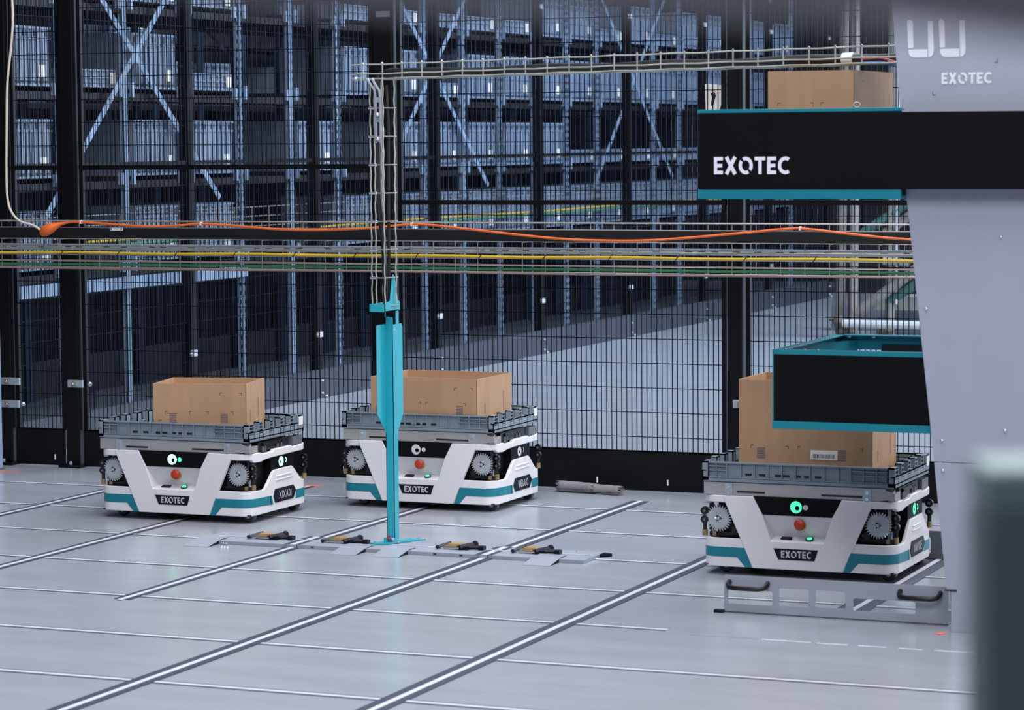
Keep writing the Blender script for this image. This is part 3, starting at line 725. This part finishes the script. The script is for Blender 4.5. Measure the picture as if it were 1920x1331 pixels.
g = M(); g.box(0, .70, .0025, .03, .0005, .0045, GREYP2); g.build('foot_flange', t)
for x in (.012, .548):
    g = M(); g.tube([(x + .006, 0, .097), (x + .005, -.014, .088), (x + .012, -.03, .083), (x + .03, -.036, .082), (x + .105, -.036, .082), (x + .122, -.03, .084), (x + .128, -.014, .090), (x + .128, 0, .097)], .0078, RUBBER, 10); g.build('black_handle', t, smooth=True)
g = M(); g.box(-.028, .002, -.02, .0, .0005, .009, NAVY); g.build('end_stop', t)
g = M(); g.box(.015, .045, .02, .07, .001, .01, GREYDK); g.box(.04, .085, .06, .09, .004, .012, BLACKM); g.ball((.07, .045, .006), .006, CHROME, 8); g.ball((.66, .03, .006), .006, GREYDK, 8); g.build('floor_latch', t)
t = thing('barrier_plate', 'dark grey slotted barrier plate standing upright behind the right-hand robot', 'barrier', (-2.42, 9.27, 0))
plate_holes('slotted_plate', t, (0, .75, .004, .10), [(.02, .115, .018, .082, .012), (.155, .27, .018, .082, .012), (.31, .42, .018, .082, .012), (.46, .7, .018, .082, .012)], .005, GREYDK)
g = M(); g.box(0, .75, .0025, .03, .0005, .0045, GREYDK); g.build('foot_flange', t)

# ------------------------------------------------------------------ front safety fence
YF = 10.70
t = thing('safety_fence', 'tall black mesh safety fence with black kick plates right behind the robots', 'fence', (-4.2, YF, 0))
OX = -4.2
posts = [(-6.975, -6.905), (-6.622, -6.552), (-5.072, -4.985), (-3.497, -3.437)]
posts.append((-1.93, -1.86))
for a, b in posts:
    g = M(); g.box(a - OX, b - OX, -.03, .03, .012, 2.45, BLACK); g.box(a - .02 - OX, b + .02 - OX, -.07, .06, .0005, .012, BLACK)
    g.rod(((a + b) / 2 - OX, -.052, .012), ((a + b) / 2 - OX, -.052, .028), .008, GALV, 8)
    g.build('fence_post', t, bevel=.003)
spans = [(-6.895, -6.635, 1.345), (-6.54, -5.085, 1.345), (-4.972, -3.51, 1.192), (-3.425, -1.945, 1.192), (-1.85, -.5, 1.192)]
KH = .168
for a, b, zr in spans:
    g = M(); fw = .018
    g.box(a - OX, a + fw - OX, -.01, .01, KH, 2.45, BLACK); g.box(b - fw - OX, b - OX, -.01, .01, KH, 2.45, BLACK)
    g.box(a - OX, b - OX, -.012, .012, zr - .01, zr + .01, BLACK)
    fr = g.build('panel_frame', t)
    g = M(); x = a + fw + .011; r = .0016
    while x < b - fw:
        g.box(x - r - OX, x + r - OX, -r, r, KH, 2.45, WIRE); x += .0222
    z = .226
    while z < 2.45:
        g.box(a - OX, b - OX, -.0045, -.0016, z - r, z + r, WIRE); z += .1015
    g.build('wire_mesh', t)
    g = M(); g.box(a - OX, b - OX, -.016, -.012, .004, KH, BLACK); g.box(a - OX, b - OX, -.016, .012, KH - .004, KH, BLACK); g.build('kick_plate', t)
for x in (-5.24, -6.69, -6.56, -4.07, -3.76, -2.2, -2.9):
    g = M(); g.box(x - .003 - OX, x + .003 - OX, -.018, -.016, .03, .053, PAPER); g.build('white_slot_mark', t)
g = M(); g.box(-7.3 - OX, -.9 - OX, -.085, -.05, 1.033, 1.079, BLACKM); g.build('crossbar', t, bevel=.002)
for a, b in posts:
    g = M(); g.box(a + .01 - OX, b - .01 - OX, -.05, -.03, 1.04, 1.074, BLACKM); g.build('crossbar_arm', t)
for (x0, x1, z, bx) in ((-6.95, -6.855, .381, None), (-6.95, -6.86, .278, -6.84), (-6.6, -6.525, .378, -6.49), (-3.47, -3.425, .378, None)):
    g = M(); g.box(x0 - OX, x1 - OX, -.045, -.031, z - .016, z + .016, GALV); g.box(x0 + .02 - OX, x0 + .045 - OX, -.052, -.045, z - .01, z + .01, GALVD); g.ball((x0 + .033 - OX, -.054, z), .006, CHROME, 8)
    if bx: g.ball((bx - OX, -.035, z), .011, CHROME, 10)
    g.build('galvanised_clip', t, bevel=.001)
g = M(); g.box(-.85, -.79, -.04, -.031, 1.975, 2.0, GREYDK); g.build('post_bracket', t)
g = M(); g.box(-6.34 - OX, -6.275 - OX, -.0875, -.0855, 1.068, 1.082, PAPER)
for x in (-6.333, -6.282): g.rod((x - OX, -.0875, 1.075), (x - OX, -.0885, 1.075), .004, BLACKM, 8)
g.box(-6.322 - OX, -6.295 - OX, -.088, -.0875, 1.0735, 1.0765, GREYDK); g.build('small_name_tag', t)
# paper sheet
g = M(); yy = YF + .02; n_ = 6
fr_ = [(-3.605, -3.500, 1.668, 1.656), (-3.603, -3.545, 1.565, 1.560)]
pts = [(-3.607, 1.672), (-3.565, 1.671), (-3.505, 1.660), (-3.510, 1.650), (-3.535, 1.60), (-3.549, 1.550), (-3.603, 1.545)]
g.ext([(x, yy + .01 * (x + 3.6), z) for x, z in pts], (0, .0008, 0), PAPER)
g.ext([(x, yy - .0004, z) for x, z in [(-3.583, 1.635), (-3.566, 1.640), (-3.560, 1.625), (-3.571, 1.585), (-3.582, 1.585), (-3.577, 1.620)]], (0, .0003, 0), BLACKM)
for k in range(6):
    a = radians(60 + 15 * k); g.rod((-3.572 + .014 * cos(a), yy - .0006, 1.632 + .014 * sin(a)), (-3.572 + .014 * cos(a + .26), yy - .0006, 1.632 + .014 * sin(a + .26)), .001, RECAB, 4)
tag(g.build('paper_notice', None), 'white paper notice with curled corner hung on the fence above the upper arm', 'notice')

# ------------------------------------------------------------------ cable tray and cables along the front fence
YT = 10.56
t = thing('wire_cable_tray', 'long silver wire basket cable tray fixed along the black fence', 'cable tray', (0, YT, 0))
g = M()
for y, z, r in ((-.03, 1.111, .0028), (-.03, 1.084, .002), (.04, 1.031, .002), (-.03, .995, .0022), (-.035, .935, .0022), (-.03, .908, .0028), (.05, .905, .0026), (.05, .96, .0022), (.05, 1.111, .0022)):
    g.rod((-7.3, y, z), (-.9, y, z), r, GALVD, 6)
x = -7.25
while x < -.9:
    g.tube([(x, .05, 1.112), (x, -.03, 1.112), (x, -.03, 1.083)], .0017, GALVD, 5); g.tube([(x, .04, 1.031), (x, -.03, 1.031), (x, -.0305, .906), (x, .05, .904)], .0017, GALVD, 5); g.ball((x + .04, -.031, 1.108), .0035, CHROME, 6, .6); g.ball((x + .01, -.032, .909), .0035, CHROME, 6, .6); x += .1005
g.build('wire_basket', t, smooth=True)
g = M(); g.box(-7.3, -.9, -.022, -.018, .988, 1.006, GALV); g.box(-7.3, -.9, -.026, -.018, 1.006, 1.011, GALV); g.box(-7.3, -.9, -.024, -.018, .984, .988, GALV)
x = -7.2
while x < -1:
    g.box(x, x + .03, -.0225, -.0218, .995, 1.0, BLACKM); x += random.choice((.055, .09, .14))
g.build('slotted_rail', t)
NTH = ['first', 'second', 'third', 'fourth', 'fifth', 'sixth', 'seventh', 'eighth', 'ninth', 'tenth', 'eleventh', 'twelfth', 'thirteenth']
for k in range(13):
    xx = -6.53 + .287 * k; gt = M(); gt.tube([(xx - .006, YT - .046, .962), (xx, YT - .044, .972), (xx + .006, YT - .038, .982), (xx + .006, YT - .03, .985)], .0018, BLACKM, 5)
    tag(gt.build('cable_tie', None), 'black cable tie on the yellow cable in the fence tray, %s from the left edge' % NTH[k], 'cable tie', 'black cable ties on the yellow cable')
def hcable(name, label, m, r, z, y=-.036, wob=.003, per=.5, sag=None, x0=-7.3, x1=-.9):
    g = M(); pts = []; n_ = 90
    for k in range(n_ + 1):
        x = x0 + (x1 - x0) * k / n_; pts.append((x, YT + y, z + wob * cos((x - x0) / per * 2 * pi)))
    g.tube(pts, r, m, 8); o = g.build(name, None, smooth=True); tag(o, label, 'cable'); return o
hcable('yellow_cable', 'thick yellow cable lying along the wire tray on the fence', YECAB, .0062, .972, wob=.0018, per=.85)
hcable('green_cable', 'green cable at the bottom of the wire tray, just under the yellow one', GRCAB, .0058, .921, y=-.02, wob=.0008, per=1.1)
hcable('pinkish_cable', 'thin pinkish cable along the lowest wire of the fence tray', PKCAB, .0038, .9035, y=-.034, wob=.0012, per=2.3)
hcable('grey_cable', 'thin grey cable between the yellow and green ones in the wire tray', PKCAB, .0028, .938, y=-.03, wob=.0008, per=.9)
g = M(); kn = [(-6.55, 1.094), (-6.51, 1.103), (-6.47, 1.108), (-6.40, 1.106), (-6.27, 1.098), (-6.10, 1.090), (-5.95, 1.094), (-5.85, 1.101), (-5.72, 1.098), (-5.5, 1.083), (-5.3, 1.078), (-5.05, 1.086), (-4.86, 1.102), (-4.76, 1.103), (-4.5, 1.078), (-4.2, 1.050), (-4.0, 1.042), (-3.75, 1.045), (-3.4, 1.074), (-3.2, 1.093), (-3.12, 1.093), (-2.9, 1.070), (-2.7, 1.054), (-2.3, 1.045), (-1.5, 1.05)]
def catmull(kn, n=6):
    out = []
    for i in range(len(kn) - 1):
        p0, p1, p2, p3 = kn[max(i - 1, 0)], kn[i], kn[i + 1], kn[min(i + 2, len(kn) - 1)]
        for k in range(n):
            u = k / n; out.append(tuple(.5 * (2 * p1[d] + (p2[d] - p0[d]) * u + (2 * p0[d] - 5 * p1[d] + 4 * p2[d] - p3[d]) * u * u + (3 * p1[d] - p0[d] - 3 * p2[d] + p3[d]) * u ** 3) for d in range(len(p1))))
    out.append(kn[-1]); return out
g.tube([(x, YT - .042, z) for x, z in catmull(kn)], .0052, ORCAB, 8)
t = tag(g.build('orange_cable', None, smooth=True), 'long orange power cable looping along the black crossbar of the fence', 'cable')
g = M(); g.tube([(-6.628, YT - .058, 1.056), (-6.62, YT - .058, 1.060), (-6.604, YT - .058, 1.068), (-6.582, YT - .058, 1.078), (-6.560, YT - .052, 1.088), (-6.535, YT - .046, 1.098), (-6.51, YT - .042, 1.103)], [.009, .018, .025, .025, .018, .009, .006], ORCAB, 12)
tag(g.build('orange_plug', None, smooth=True), 'orange plug connector where the cream cable meets the orange one', 'plug')
kn = [(-6.78, 2.35), (-6.762, 2.2), (-6.752, 2.02), (-6.765, 1.88), (-6.788, 1.72), (-6.797, 1.52), (-6.803, 1.32), (-6.80, 1.21), (-6.78, 1.15), (-6.74, 1.112), (-6.69, 1.098), (-6.66, 1.088), (-6.635, 1.072), (-6.628, 1.057)]
g = M(); g.tube([(x, YT - .05, z) for x, z in catmull(kn)], .0052, CRCAB, 8)
tag(g.build('cream_cable', None, smooth=True), 'cream cable hanging down at the left edge to the orange plug', 'cable')
for x, z in ((-6.43, 1.107), (-5.83, 1.102), (-4.83, 1.104), (-3.145, 1.095)):
    g = M(); g.box(x - .003, x + .003, YT - .049, YT - .032, z - .007, z + .008, PAPER)
    tag(g.build('cable_tie', None), 'white cable tie holding the orange cable to the tray, %s' % {-6.43: 'nearest the plug', -5.83: 'second from the plug', -4.83: 'just right of the turquoise post', -3.145: 'nearest the grey machine'}[x], 'cable tie', 'white cable ties')

# ------------------------------------------------------------------ rack-side fence
XR_ = -7.04
t = thing('rack_fence', 'dark mesh fence with grey kick plate running along the racks into the distance', 'fence', (XR_, 17.5, 0)); OY = 17.5
ys = [10.80, 12.545, 14.0, 15.67, 17.38, 19.12, 20.85, 22.6, 24.35]
for y in ys:
    g = M(); g.box(-.035, .02, y - OY, y + .058 - OY, .003, 2.6, BLACK); g.build('fence_post', t)
    for z in (.365, 2.35):
        g = M(); g.box(.02, .034, y - .012 - OY, y + .038 - OY, z - .016, z + .016, PALE); g.rod((.03, y - .03 - OY, z), (.03, y - .005 - OY, z), .005, GALV, 6); g.build('white_clip', t)
    for q in ((.030, .03, .10, .008), (.030, .03, .03, .008), (.034, .07, .01, .010)):
        g = M(); g.ball((q[0], y + q[1] - OY, q[2]), q[3], GALV, 8, .8); g.build('kick_bolt', t)
for a, b in zip(ys, ys[1:]):
    a += .058
    g = M(); g.box(.02, .026, a - .05 - OY, b - OY, .002, .165, CHAR); g.box(.01, .028, a - .05 - OY, b - OY, .160, .165, CHAR); g.build('kick_plate', t)
    g = M(); y = a + .011
    while y < b: g.box(-.001, .001, y - .001 - OY, y + .001 - OY, .165, 2.6, WIRE); y += .0222
    z = .22
    while z < 2.6: g.box(.001, .004, a - OY, b - OY, z - .0015, z + .0015, WIRE); z += .1015
    g.build('wire_mesh', t)
    g = M(); g.box(-.01, .01, a - OY, b - OY, 1.34, 1.36, BLACK); g.build('rail', t)

# ------------------------------------------------------------------ cable tray beside the racks
t = thing('rack_cable_tray', 'wire basket cable tray running along the racks behind the fence', 'cable tray', (-7.14, 17.5, 0))
g = M()
for x, z in ((.03, 1.10), (.03, 1.05), (.03, .995), (.03, .94), (-.05, .94)): g.rod((x, -6.6, z), (x, 7, z), .003, GALVD, 6)
y = -6.5
while y < 7: g.tube([(.03, y, 1.10), (.03, y, .94), (-.05, y, .94)], .0025, GALVD, 5); y += .2
g.build('wire_basket', t)
g = M(); g.tube([(-7.105, 10.95 + .6 * k, .968 + .004 * sin(k)) for k in range(23)], .006, YECAB, 8); tag(g.build('yellow_cable', None, smooth=True), 'yellow cable in the distant tray along the racks', 'cable')
g = M(); g.tube([(-7.102, 10.95 + .6 * k, .946 + .002 * sin(k)) for k in range(23)], .0055, GRCAB, 8); tag(g.build('green_cable', None, smooth=True), 'green cable in the distant tray along the racks', 'cable')

# ------------------------------------------------------------------ storage racks
XU = -7.34; PB = .6225; YU0 = 11.22; NB = 21
LV = [.82, 1.27, 1.72, 2.17]
def upright_mesh(slots=True, m=RACKM):
    g = M(); w_ = .03
    g.box(-.022, 0, -w_, -w_ + .004, 0, 2.9, m); g.box(-.022, 0, w_ - .004, w_, 0, 2.9, m)
    g.box(-.004, 0, -w_, -.012, 0, 2.9, m); g.box(-.004, 0, .012, w_, 0, 2.9, m); g.box(-.012, -.008, -.012, .012, 0, 2.9, m)
    if slots:
        z = .1
        while z < 2.85:
            for y in (-.021, .021): g.box(0, .0006, y - .004, y + .004, z, z + .022, RACKD)
            z += .05
    g.box(-.08, .03, -.06, .06, 0, .006, m)
    return g
t = thing('storage_rack', 'tall blue-grey steel storage rack behind the long mesh fence', 'rack', (XU, YU0, 0))
g0 = upright_mesh(); u0 = g0.build('upright', t); u0.location = (0, 0, 0)
for k in range(1, NB + 1): u = u0.copy(); C.objects.link(u); u.parent = t; u.location = (0, PB * k, 0)
g1 = upright_mesh(False, RACKSHADE); r0 = g1.build('rear_upright', t); r0.location = (-1.13, .19, 0)
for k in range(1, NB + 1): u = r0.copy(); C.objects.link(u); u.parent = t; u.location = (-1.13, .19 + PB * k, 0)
g = M()
g.box(-1.12, -.01, .035, PB - .035, -.03, -.012, SHELFM); g.box(-.02, -.004, .03, PB - .03, -.05, -.03, SHELFM)  # board extended deep to block top light and darken the cells
for y in (.05, PB - .075): g.box(-.6, -.005, y, y + .022, -.012, .012, SHELFM); g.box(-.012, .012, y, y + .026, -.03, .045 if y < .1 else .03, RACKM)
sh0 = g.build('shelf', t); sh0.location = (0, 0, LV[0]); first = True
for k in range(NB):
    for z in LV:
        if k == 0 and z == LV[0]: continue
        u = sh0.copy(); C.objects.link(u); u.parent = t; u.location = (0, PB * k, z)
g = M(); g.box(.0, .03, -.35, 2.50, .705, .765, RACKM); g.build('front_beam', t)
def brace(ya, za, yb, zb, x, m=RACKM, w_=.035):
    g = M(); a = Vector((x, ya - YU0, za)); b = Vector((x, yb - YU0, zb)); d = (b - a).normalized(); n = Vector((0, -d.z, d.y)) * w_ / 2
    g.ext([a + n, a - n, b - n, b + n], (.004, 0, 0), m); g.build('brace', t)
for yc in (12.47, 16.22, 19.97):
    brace(yc - .78, 2.6, yc + .92, 1.15, .036); brace(yc + .78, 2.6, yc - .85, 1.10, .041)
for a, b, c_, d_ in ((16.01, 1.337, 16.75, 1.69), (15.26, 2.19, 15.75, 1.94), (16.38, 2.31, 17.15, 1.955), (13.9, 2.3, 14.6, 1.95)):
    brace(a, b, c_, d_, -1.1, RACKSHADE, .08 if c_ == 16.75 else .025)
g = M(); g.box(-1.2, -1.18, -.4, 13.4, 0, .22, SHELFM); g.build('rear_kick', t)
# second rack behind, seen through the empty cells
t2 = thing('storage_rack', 'dim second storage rack standing deep behind the first one', 'rack', (-9.3, YU0, 0))
for k in range(0, 27, 1):
    u = r0.copy(); C.objects.link(u); u.parent = t2; u.location = (0, PB * k, 0)
g = M()
for z in LV: g.box(-.6, -.01, -.3, 16.4, z - .05, z - .01, SHELFM)
g.build('long_shelf', t2)
g = M(); g.box(-.75, -.7, -.3, 16.4, 0, 2.9, SHELFM); g.build('back_shade_sheet', t2)  # added near-black sheet, standing in for the dark space behind the racks

def bin_tall(h=.29):
    g = M(); w_, d = .45, .42
    g.xz([(-d, 0), (0, 0), (.006, h), (-d - .006, h)], -w_ / 2, w_ / 2, BINM)
    g.box(0, .014, -w_ / 2, w_ / 2, h - .012, h, BINM); g.box(0, .012, -w_ / 2, w_ / 2, h - .062, h - .052, BINM); g.box(0, .010, -w_ / 2 + .01, w_ / 2 - .01, .002, .012, BINM)
    for k in range(9): y = -w_ / 2 + .006 + k * (w_ - .018) / 8; g.box(0, .011, y, y + .006, .012, h - .005, BINM)
    for k in (-2, -1, 0, 1, 2): g.box(.006, .0095, k * .1 - .018, k * .1 + .018, h - .046, h - .02, BIND)
    g.box(.0, .008, -w_ / 2 + .02, w_ / 2 - .02, .02, .028, BIND)
    return g
def mkbin(kind):
    t = thing('storage_bin', None, 'bin', (0, 0, 0))
    if kind == 'tall':
        bin_tall().build('bin_body', t); g = M(); g.box(.0115, .0125, .115, .18, .045, .105, PAPER); g.build('bin_label', t)
    else:
        g = M(); w_, d, h = .45, .42, .095
        g.box(-d, 0, -w_ / 2, w_ / 2, 0, .008, BINM); g.box(-.005, 0, -w_ / 2, w_ / 2, 0, h, BINM); g.box(-d, -d + .005, -w_ / 2, w_ / 2, 0, h, BINM); g.box(-d, 0, -w_ / 2, -w_ / 2 + .005, 0, h, BINM); g.box(-d, 0, w_ / 2 - .005, w_ / 2, 0, h, BINM)
        for z in (.004, h - .008, .05): g.box(0, .010, -w_ / 2, w_ / 2, z, z + .006, BINM)
        for k in range(7): y = -w_ / 2 + k * (w_ - .006) / 6; g.box(0, .010, y, y + .005, 0, h, BINM)
        g.build('bin_body', t); g = M(); g.box(.0105, .0115, .16, .215, .02, .08, PAPER); g.build('bin_label', t)
    return t
occ = {0: 'TTTL', 1: '..LL', 2: 'TTTL', 3: 'TTLL', 4: '....', 5: '.T..', 6: 'T.TL', 7: 'TTTL', 8: 'TTLL', 9: 'TTTL', 10: 'TTTL', 11: 'TTTT', 12: 'TLTT', 13: 'TLTL', 14: 'TLTT', 15: 'TLTL', 16: 'TLTT', 17: 'T.TT', 18: 'TLTT', 19: 'T.TT', 20: 'TLTT'}
ordn = ['first', 'second', 'third', 'fourth', 'fifth', 'sixth', 'seventh', 'eighth', 'ninth', 'tenth', 'eleventh', 'twelfth', 'thirteenth', 'fourteenth', 'fifteenth', 'sixteenth', 'seventeenth', 'eighteenth', 'nineteenth', 'twentieth', 'twenty-first']
lvn = ['lowest', 'second lowest', 'second highest', 'top']
proto = {}
for k, s_ in occ.items():
    for l, ch in enumerate(s_):
        if ch == '.': continue
        kind = 'tall' if ch == 'T' else 'low'
        pos = (XU - .012, YU0 + PB * (k + .5), LV[l] + .0122)
        if kind not in proto: b = mkbin(kind); proto[kind] = b; b.location = pos
        else: b = dup(proto[kind], pos)
        b['label'] = '%s grey-blue storage bin on the %s visible shelf, %s rack bay from the left' % ('tall' if kind == 'tall' else 'shallow', lvn[l], ordn[k])
        b['group'] = 'bins on the front rack'
for q, (k, l) in enumerate(((8, 2), (9, 2), (6, 1), (11, 2), (10, 1), (13, 1), (5, 2), (4, 1), (12, 2), (7, 3), (15, 1))):
    b = dup(proto['tall'], (-9.33, YU0 + PB * (k + .5), LV[l] - .0098))
    b['label'] = 'dim bin on the %s shelf of the deep rear rack, %s bay from left' % (lvn[l], ordn[k]); b['group'] = 'bins on the rear rack'

# left edge galvanised channel
g = M(); g.box(-6.90, -6.843, 10.44, 10.49, .0, .70, RACKM); g.box(-6.92, -6.835, 10.42, 10.50, 0, .01, GREYDK)
tag(g.build('galvanised_channel', None), 'pale blue galvanised channel standing at the far left edge beside the fence', 'channel')

# ------------------------------------------------------------------ scaffold parts at the far end of the aisle
YS = 19.5
t = thing('scaffold_tower', 'weathered scaffold with grey and green poles standing in the aisle beyond the fence', 'scaffold', (-5.2, YS, 0)); ox = 5.2
def pole(a, b, r, m, name='pole'):
    g = M(); g.tube([(a[0] + ox, a[1] - YS, a[2]), (b[0] + ox, b[1] - YS, b[2])], r, m, 10); g.build(name, t, smooth=True)
pole((-5.53, YS, .0), (-5.49, YS, 2.6), .035, GRWOOD); pole((-5.405, YS - .1, .0), (-5.385, YS - .1, 2.6), .036, GRWOOD); pole((-5.455, YS + .1, .2), (-5.43, YS + .1, 2.6), .02, GRGREEN)
pole((-5.16, YS, .0), (-5.13, YS, 2.6), .035, GRWOOD); pole((-5.105, YS - .02, .25), (-5.085, YS - .02, 2.6), .014, PALE)
pole((-5.45, YS - .2, .116), (-4.3, YS - .2, .106), .030, PALE, 'ledger'); pole((-5.42, YS - .1, .15), (-4.75, YS, .66), .040, GRWOOD, 'brace'); pole((-5.17, YS, .27), (-4.7, YS, .56), .040, GRGREEN, 'brace')
pole((-5.36, YS, .76), (-4.85, YS, 1.09), .034, GRGREEN, 'brace'); pole((-5.23, YS, .735), (-4.8, YS, 1.04), .034, GRWOOD, 'brace'); pole((-5.18, YS - .1, .565), (-4.99, YS - .1, .55), .028, BOARD, 'ledger')
g = M()
for x, z in ((-5.50, .12), (-5.40, .13), (-5.44, .1)): g.ball((x + ox, -.1, z), .055, BRWN, 8)
g.bar((-5.58 + ox, -.1, .14), (-5.36 + ox, -.1, .11), .02, BRWN); g.build('coupler', t)
for q in (((-5.42, .045), (-5.48, .045)), ((-5.18, .05), (-5.15, .06))):
    g = M()
    for x, z in q: g.ball((x + ox, -.1, z), .05, BRWN, 8)
    g.build('foot_clamp', t)
g = M(); g.xz([(-5.36 + ox, .185), (-5.27 + ox, .285), (-4.4 + ox, .30), (-4.4 + ox, .19)], .3, .6, BOARD); g.build('board', t)
g = M(); g.xz([(-5.1 + ox, .2), (-4.9 + ox, .40), (-4.3 + ox, .42), (-4.3 + ox, .2)], .7, 1.0, BOARD); g.build('board', t)
g = M(); g.box(-.6, 1.2, .7, .9, 0, .19, GREYDK); g.build('sole_block', t)
# dark end fence closing the aisle
t = thing('end_fence', 'dark fence with black kick plate closing the far end of the aisle', 'fence', (-4, 25.2, 0))
g = M(); g.box(-3.2, 6, 0, .03, 0, .5, BLACKM); g.build('kick_plate', t)
for x in (-3.0, -1.2, .6, 2.4):
    g = M(); g.box(x, x + .06, 0, .06, 0, 2.6, BLACK); g.build('fence_post', t)
# ------------------------------------------------------------------ felt roll
t = thing('felt_roll', 'short torn roll of grey felt lying on the floor against the fence', 'roll', (-4.05, 10.555, 0), radians(-8))
def halfroll(x0, x1, r0, r1, a0, a1, name):
    g = M(); n = 22; m_ = 8; ring = []
    for i in range(m_ + 1):
        x = x0 + (x1 - x0) * i / m_; r = (r0 + (r1 - r0) * i / m_) * (1 + .04 * sin(i * 1.9)); row = []
        for k in range(n + 1):
            a = radians(a0 + (a1 - a0) * k / n); jag = (.012 * sin(k * 2.3) if i in (0, m_) else 0)
            row.append((x + jag, r * cos(a), .0 + r0 * .98 + r * .97 * sin(a)))
        ring.append(row)
    for i in range(m_):
        for k in range(n): g.poly([ring[i][k], ring[i][k + 1], ring[i + 1][k + 1], ring[i + 1][k]], FELT)
    o = g.build(name, t, smooth=True, ang=80); s_ = o.modifiers.new('thickness', 'SOLIDIFY'); s_.thickness = .003
halfroll(-.15, .015, .024, .021, -150, 205, 'left_piece'); halfroll(.012, .14, .021, .019, -60, 215, 'right_piece')

# ------------------------------------------------------------------ out-of-focus things close to the lens
t = thing('foreground_post', 'dark slate post with pale green top, blurred at the right edge of the view', 'post', (-.235, 1.165, 0))
g = M(); g.xy([(-.024, -.03), (.05, .0), (.03, .05), (-.044, .02)], 0, 1.293, SLATE); g.build('post_body', t, bevel=.003)
g = M(); g.xy([(-.024, -.03), (.05, .0), (.03, .05), (-.044, .02)], 1.293, 1.312, PALEG); g.build('post_cap', t, bevel=.003)
g = M(); pts = catmull([(-.33, .52, 1.5135), (-.3024, .5293, 1.5045), (-.281, .538, 1.4990), (-.2381, .5553, 1.4955), (-.1954, .5731, 1.4945), (-.1633, .5862, 1.4930), (-.129, .6001, 1.4880), (-.099, .6119, 1.482), (-.05, .63, 1.46)])
g.tube(pts, .018, RAILFG, 14)
tag(g.build('foreground_handrail', None, smooth=True), 'grey rounded rail blurred across the top edge, very close to the camera', 'rail')
